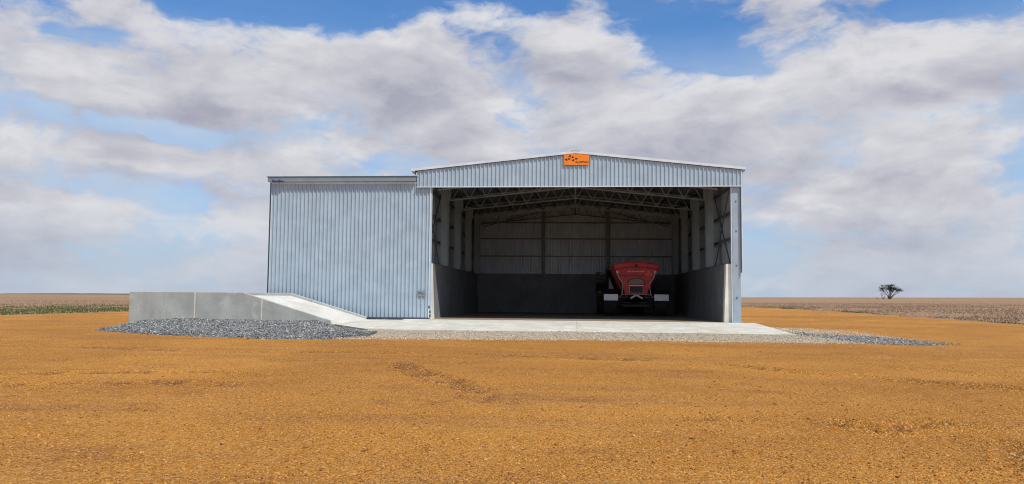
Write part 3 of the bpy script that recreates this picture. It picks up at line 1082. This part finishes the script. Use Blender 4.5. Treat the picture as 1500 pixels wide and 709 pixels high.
# deck: level top, then the slope down to the apron
m = MB()
F_ = [(-19.24, 1.06), (-14.3, 1.06), (-10.31, -0.13)]
B_ = [(-19.24, 1.06), (-13.5, 1.06), (-9.76, -0.015)]
vs, fs = [], []
for dz in (0, -0.2):
    for (a, za), (b, zb) in zip(F_, B_):
        vs += [(a, -3.992, za + dz), (b, -0.608, zb + dz)]
fs = [(0, 2, 3, 1), (2, 4, 5, 3), (6, 7, 9, 8), (8, 9, 11, 10), (0, 6, 8, 2), (2, 8, 10, 4), (1, 3, 9, 7), (3, 5, 11, 9), (0, 1, 7, 6), (4, 10, 11, 5)]
m.add(vs, fs).build('deck_slab', 'deck_concrete', ramp)

# ------------------------------------------------------------------ gravel banks
def poly_mask(x, y, P):
    ins = np.zeros(x.shape, bool)
    n = len(P)
    for i in range(n):
        (x1, y1), (x2, y2) = P[i], P[(i + 1) % n]
        if y1 == y2:
            continue
        c = ((y1 > y) != (y2 > y)) & (x < (x2 - x1) * (y - y1) / (y2 - y1) + x1)
        ins ^= c
    return ins

def edge_dist(x, y, P):
    d = np.full(x.shape, 1e9)
    for i in range(len(P)):
        (ax, ay), (bx, by) = P[i], P[(i + 1) % len(P)]
        L2 = (bx - ax) ** 2 + (by - ay) ** 2
        t = np.clip(((x - ax) * (bx - ax) + (y - ay) * (by - ay)) / L2, 0, 1)
        d = np.minimum(d, np.hypot(x - ax - t * (bx - ax), y - ay - t * (by - ay)))
    return d

# crushed blue rock banked against the ramp
TOE = [(-19.0, -6.7), (-18.0, -7.5), (-15.5, -8.9), (-12.8, -10.0), (-10.3, -10.9), (-8.6, -10.6), (-8.0, -9.0)]
TX = np.array([p[0] for p in TOE])
TY = np.array([p[1] for p in TOE])
def bank_toe(x):
    return np.interp(x, TX, TY) + (fbm(x / 0.9, x * 0 + 3.3, 3) - 0.5) * 0.7

def bank_z(x, y):
    g = yard_z(x, y)
    toe = bank_toe(x)
    back = np.where(x > -10.3, -4.0 - (x + 10.3) * 1.14, -4.0)
    f = np.clip((y - toe) / np.maximum(back - toe, 0.3), 0, 1)
    top = np.interp(x, [-19.8, -19.0, -18, -11, -10.3, -8], [0.06, 0.30, 0.43, 0.40, 0.24, 0.14])
    top = top + (fbm(x / 1.1 + 7, y / 1.1, 3) - 0.5) * 0.12
    return g + top * f ** 0.75 + (fbm(x / 0.35, y / 0.35, 2) - 0.5) * 0.05

BLUE = [(-18.8, -6.8), (-18.0, -7.5), (-15.5, -8.9), (-12.8, -10.0), (-10.3, -10.9), (-8.6, -10.6), (-8.0, -9.0), (-7.6, -7.6), (-8.15, -6.5), (-10.3, -4.05), (-19.4, -4.05), (-19.75, -4.9)]
gx2 = np.arange(-19.4, -7.4, 0.12)
n2_ = 44
X = np.repeat(gx2[None], n2_, 0)
toe = bank_toe(gx2)
back = np.where(gx2 > -10.3, np.minimum(-4.02 - (gx2 + 10.3) * 1.14, -4.02), -4.02)
Y = toe[None] + (back - toe)[None] * np.linspace(0, 1, n2_)[:, None]
Z = bank_z(X, Y) - 0.012
i = np.arange(X.size).reshape(X.shape)
V = np.stack([X.ravel(), Y.ravel(), Z.ravel()], 1)
F = np.stack([i[:-1, :-1].ravel(), i[:-1, 1:].ravel(), i[1:, 1:].ravel(), i[1:, :-1].ravel()], 1)
tag(np_mesh('crushed_rock_bed', V, F, 'bluestone_bed', 'stuff', True), 'compacted grey blue rock fill banked under loose stones against the ramp', 'crushed rock')
n = 80000
px_ = RNG.uniform(-21.3, -7.2, n)
py_ = RNG.uniform(-12, -4.05, n)
d_ = edge_dist(px_, py_, BLUE)
k = poly_mask(px_, py_, BLUE) | (RNG.random(n) < np.exp(-d_ / 0.11) * 0.45)
k &= ~((px_ > -10.4) & (py_ > -4.2 - (px_ + 10.3) * 1.14))
k &= RNG.random(n) < np.interp(px_, [-10.5, -8.2], [1, 0.45])
px_, py_ = px_[k], py_[k]
sz = np.clip(RNG.lognormal(math.log(0.036), 0.40, len(px_)), 0.014, 0.10)
stones('crushed_rock', np.stack([px_, py_, bank_z(px_, py_) + 0.004], 1), sz, 'bluestone', 'loose grey blue crushed rock banked against the loading ramp', 'crushed rock')

# pale gravel shoulder along the front and right of the apron
PALE = [(-10.0, -10.6), (-8.5, -10.3), (-4, -9.7), (0, -9.3), (4, -9.1), (8, -9.0), (10.3, -9.1), (11.8, -9.0), (12.5, -6.0), (13.0, -2.0), (12.8, 2.4),
        (11.6, 5.0), (9.6, 5.6), (8.0, 4.0), (7.75, 0.0), (8.25, -0.02), (8.25, -6.5), (-8.1, -6.5), (-8.6, -6.0), (-9.6, -7.6)]
def pale_z(x, y):
    g = yard_z(x, y)
    d = np.maximum(np.maximum(x - 8.25, -8.1 - x), np.maximum(-6.5 - y, 0))
    h = np.interp(d, [0, 0.5, 2.2, 3.2], [0.17, 0.14, 0.005, -0.03])
    return g + h + (fbm(x / 0.5 + 11, y / 0.5, 3) - 0.5) * 0.05

def bed_mesh(name, P, zf, mat, label, st=0.16):
    x0, x1 = min(p[0] for p in P), max(p[0] for p in P)
    y0, y1 = min(p[1] for p in P), max(p[1] for p in P)
    xs, ys2 = np.arange(x0 - 0.3, x1 + 0.3, st), np.arange(y0 - 0.3, y1 + 0.3, st)
    X, Y = np.meshgrid(xs, ys2)
    jig = (fbm(X / 0.6, Y / 0.6, 2) - 0.5) * 0.5
    cxm, cym = X[:-1, :-1] + st / 2, Y[:-1, :-1] + st / 2
    ins = poly_mask(cxm + jig[:-1, :-1], cym + jig[1:, 1:], P)
    i = np.arange(X.size).reshape(X.shape)
    F = np.stack([i[:-1, :-1], i[:-1, 1:], i[1:, 1:], i[1:, :-1]], -1)[ins]
    Z = zf(X, Y)
    used, inv = np.unique(F, return_inverse=True)
    V = np.stack([X.ravel(), Y.ravel(), Z.ravel()], 1)[used]
    return tag(np_mesh(name, V, inv.reshape(F.shape), mat, 'stuff', True), label, 'gravel')

bed_mesh('gravel_bed', PALE, lambda x, y: pale_z(x, y) - 0.012, 'pale_bed', 'packed pale gravel shoulder around the concrete apron')
n = 90000
px_ = RNG.uniform(-11, 13.9, n)
py_ = RNG.uniform(-11.6, 5.9, n)
d_ = edge_dist(px_, py_, PALE)
ap = (px_ > -8.12) & (px_ < 8.27) & (py_ > -6.52) & (py_ < 0.1)
k = (poly_mask(px_, py_, PALE) | (RNG.random(n) < np.exp(-d_ / 0.30) * 0.45)) & ~ap & ~((px_ < 7.8) & (py_ > -0.1))
k &= ~((px_ < -8.1) & (py_ > -4.3 - (px_ + 10.3) * 1.14))
px_, py_ = px_[k], py_[k]
sz = np.clip(RNG.lognormal(math.log(0.026), 0.3, len(px_)), 0.012, 0.06)
stones('pale_gravel', np.stack([px_, py_, np.maximum(pale_z(px_, py_), yard_z(px_, py_)) + 0.003], 1), sz, 'pale_stone', 'loose pale gravel spread along the edge of the concrete apron', 'gravel')

# darker rock spilled over the right end of the shoulder
SPILL = [(8.7, -5.0), (9.6, -3.2), (11.0, -2.4), (12.0, -3.6), (12.4, -6.0), (12.5, -8.6), (11.6, -9.2), (10.6, -8.9), (9.5, -7.6)]
n = 48000
px_ = RNG.uniform(8, 15.2, n)
py_ = RNG.uniform(-10.2, -0.6, n)
d_ = edge_dist(px_, py_, SPILL)
inn = poly_mask(px_, py_, SPILL)
k = RNG.random(n) < np.where(inn, np.clip(0.35 + d_ * 0.9, 0, 1), np.exp(-d_ / 0.25) * 0.35)
px_, py_ = px_[k], py_[k]
sz = np.clip(RNG.lognormal(math.log(0.036), 0.35, len(px_)), 0.02, 0.09)
stones('spilled_rock', np.stack([px_, py_, np.maximum(pale_z(px_, py_), yard_z(px_, py_)) + 0.010], 1), sz, 'bluestone',
       'thin patch of grey blue rock spilled on the pale gravel right of the shed', 'crushed rock')
# gravel pocket between the ramp wall and the door foot
n = 2600
px_ = RNG.uniform(-14.5, -8.15, n)
py_ = RNG.uniform(-0.44, 0.35, n)
sz = np.clip(RNG.lognormal(math.log(0.045), 0.3, n), 0.02, 0.09)
pz = -0.045 + (fbm(px_ / 0.6, py_ / 0.6, 2) - 0.5) * 0.06
stones('door_foot_rock', np.stack([px_, py_, pz], 1), sz, 'bluestone', 'strip of dark rock under the foot of the sliding door', 'crushed rock')
box('rock_bed', 'bluestone_bed', None, -15.2, -8.13, -0.44, 4.5, -0.42, -0.055)
tag(bpy.data.objects['rock_bed'], 'dark rock fill in the gap between ramp wall and sliding door', 'crushed rock', kind='stuff')

# ------------------------------------------------------------------ fertiliser spreader
SPX, SPY = 3.62, 9.9          # centre of the rear face
spr = thing('fertiliser_spreader', 'red trailed fertiliser spreader with tapered hopper parked in the shed', 'spreader', (SPX, SPY + 2, 0))
def P3(u, v, w):
    return (SPX + u, SPY + w, v)
rear = [(-0.66, 1.30), (0.66, 1.30), (0.74, 1.62), (1.10, 2.42), (1.18, 2.62), (1.36, 2.98), (1.30, 3.06), (0.72, 3.16), (0.0, 3.22), (-0.72, 3.16), (-1.30, 3.06), (-1.36, 2.98), (-1.18, 2.62), (-1.10, 2.42), (-0.74, 1.62)]
hop = MB().prism(rear, P3, 0.0, 3.5).build('hopper', 'red_paint', spr, bevel=0.02)
# rolled rim lip, pressed rib and door panel on the rear face
lip = MB()
rim = [(-1.38, 2.97), (-1.31, 3.08), (-0.72, 3.185), (0, 3.245), (0.72, 3.185), (1.31, 3.08), (1.38, 2.97)]
lip.tube([P3(u, v, -0.02) for u, v in rim], 0.03, 8)
lip.build('rim_lip', 'red_paint', hop)
MB().tube([P3(u, v, -0.015) for u, v in ((-1.24, 2.80), (-0.6, 2.90), (0, 2.94), (0.6, 2.90), (1.24, 2.80))], 0.022, 6).build('pressed_rib', 'red_dark', hop)
MB().prism([(-1.08, 2.38), (1.08, 2.38), (1.12, 2.46), (-1.12, 2.46)], P3, -0.045, -0.003).build('cross_rail', 'red_dark', hop)
box('rear_bracket', 'black_paint', hop, SPX - 0.06, SPX + 0.06, SPY - 0.07, SPY - 0.003, 2.97, 3.10)
for s in (-1, 1):
    MB().prism([(s * 1.13, 2.42), (s * 1.22, 2.6), (s * 1.17, 2.6), (s * 0.80, 1.7), (s * 0.74, 1.62)], P3, -0.035, -0.003).build('corner_stiffener', 'red_dark', hop)
    for k_ in range(5):
        w = 0.5 + k_ * 0.62
        MB().prism([(s * 1.36, 2.95), (s * 1.44, 2.90), (s * 0.84, 1.62), (s * 0.76, 1.62)], P3, w, w + 0.07).build('side_stiffener', 'red_dark', hop)
# rear gate with grey curtain
gt = [(-0.46, 1.92)] + [(0.46 * math.cos(a), 2.0 + 0.24 * math.sin(a)) for a in np.linspace(math.pi, 0, 9)] + [(0.46, 1.92)]
MB().prism([(u * 1.14, 1.9 + (v - 1.9) * 1.12) for u, v in gt], P3, -0.03, -0.003).build('gate_frame', 'black_paint', hop)
MB().prism([(u, v) for u, v in gt], P3, -0.05, -0.031).build('gate_curtain', 'tarp_grey', hop)
box('gate_slot', 'black_paint', hop, SPX - 0.38, SPX + 0.38, SPY - 0.035, SPY - 0.003, 1.42, 1.78)
box('gate_bar', 'alloy_plate', hop, SPX - 0.42, SPX + 0.42, SPY - 0.06, SPY - 0.036, 1.80, 1.84)
for s in (-1, 1):
    MB().tube([P3(s * 0.40, 1.80, -0.06), P3(s * 0.40, 1.38, -0.06)], 0.018, 6).build('gate_guide', 'alloy_plate', hop)
# silver tube frames either side, clips and lights
for s in (-1, 1):
    MB().tube([P3(s * 1.12, 2.56, -0.06), P3(s * 1.02, 2.28, -0.08), P3(s * 0.80, 1.95, -0.1), P3(s * 0.79, 1.72, -0.1), P3(s * 0.86, 1.22, -0.12)], 0.022, 8).build('side_handle', 'alloy_plate', spr)
    MB().lathe([(0, 0.035), (0, 0.075), (0.02, 0.075), (0.02, 0.035)], 14, lambda a, p, q, s=s: P3(s * 1.12 + p, 2.62 + q, -0.025 + a)).build('tie_ring', 'alloy_plate', spr)
MB().tube([P3(-0.88, 1.29, -0.14), P3(0.88, 1.29, -0.14)], 0.018, 6).build('cross_bar', 'alloy_plate', spr)
# deflector chevron over the spinners
for s in (-1, 1):
    MB().bar(P3(s * 0.02, 1.26, -0.2), P3(s * 0.36, 1.06, -0.26), 0.10, 0.09).build('deflector_arm', 'white_paint', spr)
    MB().lathe([(0, 0.03), (0, 0.34), (0.02, 0.34), (0.03, 0.03)], 20, lambda a, p, q, s=s: (SPX + s * 0.42 + p, SPY - 0.05 + q, 0.80 + a)).build('spinner_disc', 'purlin_steel', spr)
    MB().tube([P3(s * 0.42, 0.62, -0.05), P3(s * 0.42, 0.81, -0.05)], 0.05, 8).build('spinner_hub', 'black_paint', spr)
box('spinner_frame', 'black_paint', spr, SPX - 0.8, SPX + 0.8, SPY - 0.02, SPY + 0.3, 0.58, 0.66)
# lettering row too small to read, and the orange triangle plate
xs0 = -0.50
for k_ in range(19):
    w = random.choice((0.034, 0.042, 0.03))
    if k_ in (4, 6):
        xs0 += 0.03
    box('lettering', 'white_paint', hop, SPX + xs0, SPX + xs0 + w, SPY - 0.006, SPY - 0.002, 2.635, 2.635 + random.choice((0.05, 0.06, 0.055)))
    xs0 += w + 0.016
MB().prism([(0.52, 2.40), (0.94, 2.40), (0.94, 2.46), (0.76, 2.78), (0.70, 2.78), (0.52, 2.46)], P3, -0.062, -0.046).build('warning_triangle', 'reflector_orange', spr)
for s in (-1, 1):
    box('tail_light', 'red_dark', spr, SPX + s * 0.96 - 0.08, SPX + s * 0.96 + 0.08, SPY - 0.02, SPY + 0.03, 1.10, 1.20, bevel=0.008)
    MB().tube([P3(s * 0.30, 1.36, -0.04), P3(s * 0.36, 1.10, -0.13), P3(s * 0.50, 0.95, -0.12), P3(s * 0.62, 0.98, 0.05), P3(s * 0.58, 1.12, 0.3)], 0.018, 6).build('hydraulic_hose', 'black_paint', spr)
# chassis, mudguards, wheels
for s in (-1, 1):
    box('chassis_rail', 'black_paint', spr, SPX + s * 0.55 - 0.07, SPX + s * 0.55 + 0.07, SPY + 0.1, SPY + 4.2, 1.08, 1.34)
    box('mudguard', 'alloy_plate', spr, SPX + s * 1.49 - 0.42, SPX + s * 1.49 + 0.42, SPY + 0.03, SPY + 0.05, 0.93, 1.31, bevel=0.006)
    box('mudguard_arm', 'black_paint', spr, min(SPX + s * 0.62, SPX + s * 1.06), max(SPX + s * 0.62, SPX + s * 1.06), SPY + 0.06, SPY + 0.14, 1.08, 1.16)
    MB().prism([(0.05, 1.32), (0.35, 1.55), (1.25, 1.60), (1.75, 1.40), (1.75, 1.43), (1.25, 1.635), (0.33, 1.585), (0.03, 1.34)],
               lambda u, v, w: (SPX + w, SPY + u, v), s * 1.49 - 0.4, s * 1.49 + 0.4).build('mudguard', 'black_paint', spr)
def wheel(parent, cx_, cy_, rad, width, rimr, base):
    # base: parent world location is handled in link()
    h = width / 2
    ty = MB().lathe([(-h * 0.72, rimr), (-h, rimr + (rad - rimr) * 0.35), (-h, rad * 0.93), (-h * 0.82, rad * 0.975), (h * 0.82, rad * 0.975), (h, rad * 0.93), (h, rimr + (rad - rimr) * 0.35), (h * 0.72, rimr)],
                    36, lambda a, p, q: (cx_ + a, cy_ + p, rad + q))
    w_ = ty.build('wheel', 'tyre_rubber', parent, smooth=False)
    lug = MB()
    nl = 22
    for i_ in range(nl):
        for s in (-1, 1):
            t0 = 2 * math.pi * (i_ + (0.5 if s > 0 else 0)) / nl
            a0, a1 = (0.02, h * 0.98) if s > 0 else (-h * 0.98, -0.02)
            c0 = t0 + (0.16 if s < 0 else 0)
            c1 = t0 + (0.0 if s < 0 else 0.16)
            q = []
            for rr in (rad * 0.955, rad):
                for (aa, tt_) in ((a0, c0), (a1, c1)):
                    for dt in (-0.045, 0.045):
                        q.append((cx_ + aa, cy_ + rr * math.cos(tt_ + dt), rad + rr * math.sin(tt_ + dt)))
            lug.add(q, [(0, 1, 3, 2), (4, 6, 7, 5), (0, 4, 5, 1), (2, 3, 7, 6), (0, 2, 6, 4), (1, 5, 7, 3)])
    lug.build('tread', 'tyre_rubber', w_)
    MB().lathe([(-h * 0.5, 0.06), (-h * 0.5, rimr * 0.6), (-h * 0.68, rimr * 0.98), (h * 0.68, rimr * 0.98), (h * 0.5, rimr * 0.6), (h * 0.5, 0.06)], 28,
               lambda a, p, q: (cx_ + a, cy_ + p, rad + q)).build('rim', 'rim_paint', w_)
for s in (-1, 1):
    wheel(spr, SPX + s * 1.49, SPY + 0.92, 0.70, 0.74, 0.36, None)
MB().tube([(SPX - 1.45, SPY + 0.92, 0.70), (SPX + 1.45, SPY + 0.92, 0.70)], 0.08, 10).build('axle', 'black_paint', spr)
MB().prism([(-0.62, 3.6), (0.62, 3.6), (0.12, 5.0), (-0.12, 5.0)], lambda u, v, w: (SPX + u - 0.32 * max(0, (v - 3.6) / 1.4), SPY + v, w), 0.62, 0.8).build('drawbar', 'black_paint', spr)

# ------------------------------------------------------------------ tractor
TXc, TYc = 2.95, 15.0       # rear axle
trc = thing('tractor', 'dark tractor standing in shadow in front of the red spreader', 'tractor', (TXc, TYc + 1.2, 0))
for s in (-1, 1):
    wheel(trc, TXc + s * 1.22, TYc, 0.95, 0.58, 0.50, None)
    wheel(trc, TXc + s * 1.05, TYc + 2.75, 0.66, 0.42, 0.36, None)
    pts = [(1.14 * math.cos(a), 0.98 + 1.14 * math.sin(a)) for a in np.linspace(R(170), R(25), 9)]
    pts += [(1.08 * math.cos(a), 0.98 + 1.08 * math.sin(a)) for a in np.linspace(R(25), R(170), 9)]
    MB().prism(pts, lambda u, v, w: (TXc + w, TYc - u * -1, v), s * 1.22 - 0.34, s * 1.22 + 0.34).build('fender', 'tractor_paint', trc)
    box('tail_light', 'reflector_orange', trc, TXc + s * 1.36 - 0.07, TXc + s * 1.36 + 0.07, TYc - 1.16, TYc - 1.10, 1.42, 1.50)
MB().prism([(0.2, 0.75), (3.2, 0.75), (3.35, 1.1), (3.25, 1.72), (2.9, 1.84), (0.6, 1.98), (0.2, 1.98)], lambda u, v, w: (TXc + w, TYc + u, v), -0.42, 0.42).build('hood', 'tractor_paint', trc, bevel=0.04)
box('rear_housing', 'black_paint', trc, TXc - 0.4, TXc + 0.4, TYc - 0.5, TYc + 0.3, 0.6, 1.3, bevel=0.03)
MB().tube([(TXc - 1.3, TYc, 0.95), (TXc + 1.3, TYc, 0.95)], 0.14, 10).build('rear_axle', 'black_paint', trc)
MB().tube([(TXc - 1.1, TYc + 2.75, 0.66), (TXc + 1.1, TYc + 2.75, 0.66)], 0.10, 10).build('front_axle', 'black_paint', trc)
cab = MB()
cb = [(-0.82, -0.62), (0.82, -0.62), (0.82, 0.85), (-0.82, 0.85)]
for (a, b) in cb:
    cab.bar((TXc + a, TYc + b, 1.25), (TXc + a * 0.95, TYc + b * 0.92, 2.86), 0.09, 0.09)
cab.box(TXc - 0.86, TXc + 0.86, TYc - 0.66, TYc + 0.89, 1.15, 1.3)
cab = cab.build('cab', 'tractor_paint', trc)
MB().prism([(-0.92, 2.86), (0.92, 2.86), (0.95, 2.94), (0.80, 3.08), (-0.80, 3.08), (-0.95, 2.94)], lambda u, v, w: (TXc + u, TYc + w, v), -0.75, 1.0).build('cab_roof', 'tractor_paint', cab, bevel=0.03)
box('window_pane', 'cab_glass', cab, TXc - 0.76, TXc + 0.76, TYc - 0.61, TYc - 0.60, 1.32, 2.84)
box('window_pane', 'cab_glass', cab, TXc - 0.76, TXc + 0.76, TYc + 0.80, TYc + 0.81, 1.9, 2.84)
for s in (-1, 1):
    box('window_pane', 'cab_glass', cab, TXc + s * 0.80 - 0.005, TXc + s * 0.80 + 0.005, TYc - 0.55, TYc + 0.75, 1.32, 2.84)
    MB().tube([(TXc + s * 0.86, TYc + 0.8, 2.72), (TXc + s * 1.42, TYc + 0.7, 2.80)], 0.02, 6).build('mirror_arm', 'black_paint', cab)
    box('mirror', 'black_paint', cab, TXc + s * 1.44 - 0.12, TXc + s * 1.44 + 0.12, TYc + 0.66, TYc + 0.74, 2.30, 2.80, bevel=0.02)
    box('work_light', 'white_paint', cab, TXc + s * 0.62 - 0.08, TXc + s * 0.62 + 0.08, TYc - 0.82, TYc - 0.76, 2.93, 3.03, bevel=0.01)
MB().lathe([(0, 0.005), (0, 0.07), (0.13, 0.06), (0.15, 0.005)], 12, lambda a, p, q: (TXc - 0.6 + p, TYc - 0.3 + q, 3.085 + a)).build('beacon', 'reflector_orange', cab)
MB().tube([(TXc + 0.62, TYc + 1.1, 1.6), (TXc + 0.62, TYc + 1.1, 3.0)], 0.06, 10).build('exhaust', 'black_paint', trc)
box('step', 'black_paint', trc, TXc - 0.98, TXc - 0.82, TYc + 0.95, TYc + 1.3, 0.5, 0.54)

# ------------------------------------------------------------------ stubble and weeds beyond the yard
def tufts(name, x, y, h, nb, mat, label, cat, spread=0.10, lean=0.5, wid=0.035):
    n = len(x)
    z = field_z(x, y)
    x = np.repeat(x, nb); y = np.repeat(y, nb); z = np.repeat(z, nb); h = np.repeat(h, nb)
    m = len(x)
    bx = x + RNG.normal(0, spread, m)
    by = y + RNG.normal(0, spread, m)
    a = RNG.uniform(0, 2 * math.pi, m)
    w = wid * RNG.uniform(0.6, 1.6, m)
    hh = h * RNG.uniform(0.5, 1.25, m)
    tx = bx + RNG.normal(0, lean, m) * hh
    ty = by + RNG.normal(0, lean, m) * hh
    V = np.stack([np.stack([bx - w * np.cos(a), by - w * np.sin(a), z - 0.02], 1), np.stack([bx + w * np.cos(a), by + w * np.sin(a), z - 0.02], 1), np.stack([tx, ty, z + hh], 1)], 1).reshape(-1, 3)
    F = np.arange(len(V)).reshape(-1, 3)
    return tag(np_mesh(name, V, F, mat), label, cat, kind='stuff')

def outside(x, y, pad=0.6):
    return (x < YX0 - pad + 1.0 * (fbm(y / 7 + 3, y * 0 + 1.5, 3) - 0.5)) | (x > YX1 + pad) | (y > YY1 + pad)

n = 110000
r_ = 40 + 170 * RNG.random(n) ** 1.25
a_ = RNG.uniform(R(-52), R(48), n)
x_, y_ = r_ * np.sin(a_), r_ * np.cos(a_) - 25
k = outside(x_, y_) & (np.abs(x_ + 4) > 17) & (fbm(x_ / 5, y_ / 9 + 50, 3) + RNG.normal(0, 0.13, n) > 0.42)
x_, y_ = x_[k], y_[k]
tufts('stubble', x_, y_, np.full(len(x_), 0.11), 3, 'stubble_straw', 'dry straw stubble standing in rows across the paddock', 'stubble')
n = 26000
x_ = YX0 - 0.4 - RNG.gamma(1.6, 7.0, n)
y_ = RNG.uniform(4, 75, n)
k = (fbm(x_ / 5 + 20, y_ / 12, 3) + RNG.normal(0, 0.05, n) > 0.49) | ((x_ > YX0 - 1.6) & (RNG.random(n) < 0.5))
x_, y_ = x_[k], y_[k]
tufts('green_weeds', x_, y_, 0.04 + 0.12 * RNG.random(len(x_)) ** 2, 5, 'weed_green', 'low green weeds along the left edge of the gravel yard', 'weeds', 0.16, 0.7, 0.05)
n = 2600
x_ = np.concatenate([YX1 + 0.3 + RNG.gamma(1.2, 1.1, n), RNG.uniform(27, 46, n)])
y_ = np.concatenate([RNG.uniform(8, 86, n), 84 + RNG.gamma(1.6, 2.0, n)])
k = fbm(x_ / 3 + 5, y_ / 6, 3) + RNG.normal(0, 0.06, 2 * n) > 0.52
x_, y_ = x_[k], y_[k]
tufts('edge_weeds', x_, y_, np.full(len(x_), 0.08), 4, 'weed_green', 'sparse weeds where the gravel yard meets the paddock on the right', 'weeds', 0.14, 0.7, 0.05)

# ------------------------------------------------------------------ far trees
def limb(mb, p, d, L, rad, depth, tips, spread, rs):
    pts = [p]
    dd = Vector(d)
    q = Vector(p)
    for _ in range(3):
        dd = (dd + Vector((rs.uniform(-1, 1), rs.uniform(-1, 1), rs.uniform(-0.3, 0.6))) * 0.13).normalized()
        q = q + dd * (L / 3)
        pts.append(q.copy())
    mb.tube(pts, [rad, rad * 0.85, rad * 0.7, rad * 0.55], 6)
    if depth == 0:
        tips.append(q.copy())
        return
    for _ in range(rs.choice((2, 3))):
        nd = (dd + Vector((rs.uniform(-1, 1), rs.uniform(-1, 1), rs.uniform(-0.2, 0.55))) * spread).normalized()
        limb(mb, q, nd, L * rs.uniform(0.62, 0.8), rad * 0.55, depth - 1, tips, spread, rs)

TREE_D = 620.0
def far_point(px0):
    a, _ = sky_at(px0, 430)
    x, y = math.sin(a) * TREE_D, math.cos(a) * TREE_D + CAM.y
    return x, y, float(field_z(np.array([x]), np.array([y]))[0])

tx0, ty0, tz0 = far_point(1302.5)
tree = thing('umbrella_tree', 'lone dark flat crowned tree on the horizon of the paddock', 'tree', (tx0, ty0, tz0), 'trees on the horizon')
rs = random.Random(5)
mb = MB()
base = Vector((tx0, ty0, tz0 - 0.3))
tips = []
for k_ in range(9):
    a = 2 * math.pi * k_ / 9 + rs.uniform(-0.3, 0.3)
    reach = rs.uniform(0.25, 1.0)
    tip = base + Vector((math.cos(a) * 7.2 * reach + 0.8, math.sin(a) * 5.5 * reach, 9.4 - 1.6 * reach * reach + (-1.5 if math.cos(a) > 0.4 else 0.4)))
    mid = base + (tip - base) * 0.5 + Vector((math.cos(a) * -0.6, math.sin(a) * -0.6, 0.2))
    b0 = base + Vector((math.cos(a) * 0.3, math.sin(a) * 0.3, 0))
    mb.tube([b0, base + (mid - base) * 0.5 + Vector((0, 0, 0.2)), mid, tip], [0.34, 0.26, 0.2, 0.09], 7)
    for j in range(5):
        f_ = rs.uniform(0.5, 0.95)
        st = mid + (tip - mid) * (f_ - 0.5) * 2
        en = st + Vector((rs.uniform(-2.4, 2.4), rs.uniform(-2.2, 2.2), rs.uniform(1.0, 2.4)))
        en.z = min(en.z, tip.z + 0.7)
        mb.tube([st, (st + en) / 2 + Vector((0, 0, 0.15)), en], [0.11, 0.08, 0.05], 5)
        tips.append(en)
    tips.append(tip)
mb.build('trunk', 'bark', tree)
cl = np.array([t[:] for t in tips])
m_ = 4600
ci = RNG.integers(0, len(cl), m_)
lp = cl[ci] + RNG.normal(0, 1, (m_, 3)) * np.array([0.95, 0.95, 0.34])
lp[:, 2] += 0.15
keep = fbm(lp[:, 0] / 1.3, lp[:, 1] / 1.3, 2) > 0.33
lp = lp[keep]
Lr = rot_mats(len(lp))
tri = np.array([(-0.16, -0.06, 0), (0.16, -0.06, 0.02), (0.0, 0.2, 0)])
V = (np.einsum('nij,kj->nki', Lr, tri) * RNG.uniform(0.7, 1.5, (len(lp), 1, 1)) + lp[:, None, :])
cr_ = np_mesh('crown', (V.reshape(-1, 3) - np.array(tree.location)[None]), np.arange(len(lp) * 3).reshape(-1, 3), 'leaf')
cr_.parent = tree

bx0, by0, bz0 = far_point(1293.5)
bare = thing('bare_tree', 'leafless grey tree leaning away beside the flat crowned tree', 'tree', (bx0, by0, bz0), 'trees on the horizon')
rs = random.Random(9)
mb = MB()
tt_ = []
for d in ((-0.55, 0.1, 1.0), (-0.25, -0.2, 1.0), (0.35, 0.1, 1.0)):
    limb(mb, Vector((bx0, by0, bz0 - 0.3)), Vector(d).normalized(), 3.4, 0.20, 3, tt_, 0.75, rs)
mb.build('branches', 'dead_wood', bare)
sx0, sy0, sz0 = far_point(1285.5)
shrub = thing('dead_shrub', 'small leafless shrub at the foot of the bare tree', 'shrub', (sx0, sy0, sz0))
mb = MB()
for d in ((-0.8, 0.1, 0.8), (-0.4, -0.2, 1.0)):
    limb(mb, Vector((sx0, sy0, sz0 - 0.2)), Vector(d).normalized(), 1.4, 0.12, 1, tt_, 0.7, rs)
mb.build('branches', 'dead_wood', shrub)

# low scrubby rise far off on the left
hx = np.linspace(-3300, -1700, 60)
hy = np.array([3600.0, 3750.0, 3900.0, 4050.0])
def hill_z(x, y):
    env = np.clip(np.sin((x + 3300) / 1600 * math.pi), 0, 1) * np.clip(np.sin((y - 3600) / 450 * math.pi), 0, 1)
    return ground_z(x, y) - 2 + env * (7 + 5 * fbm(x / 130, y / 400, 3))
hills = grid_mesh('hills', hx, hy, hill_z, 'scrub')
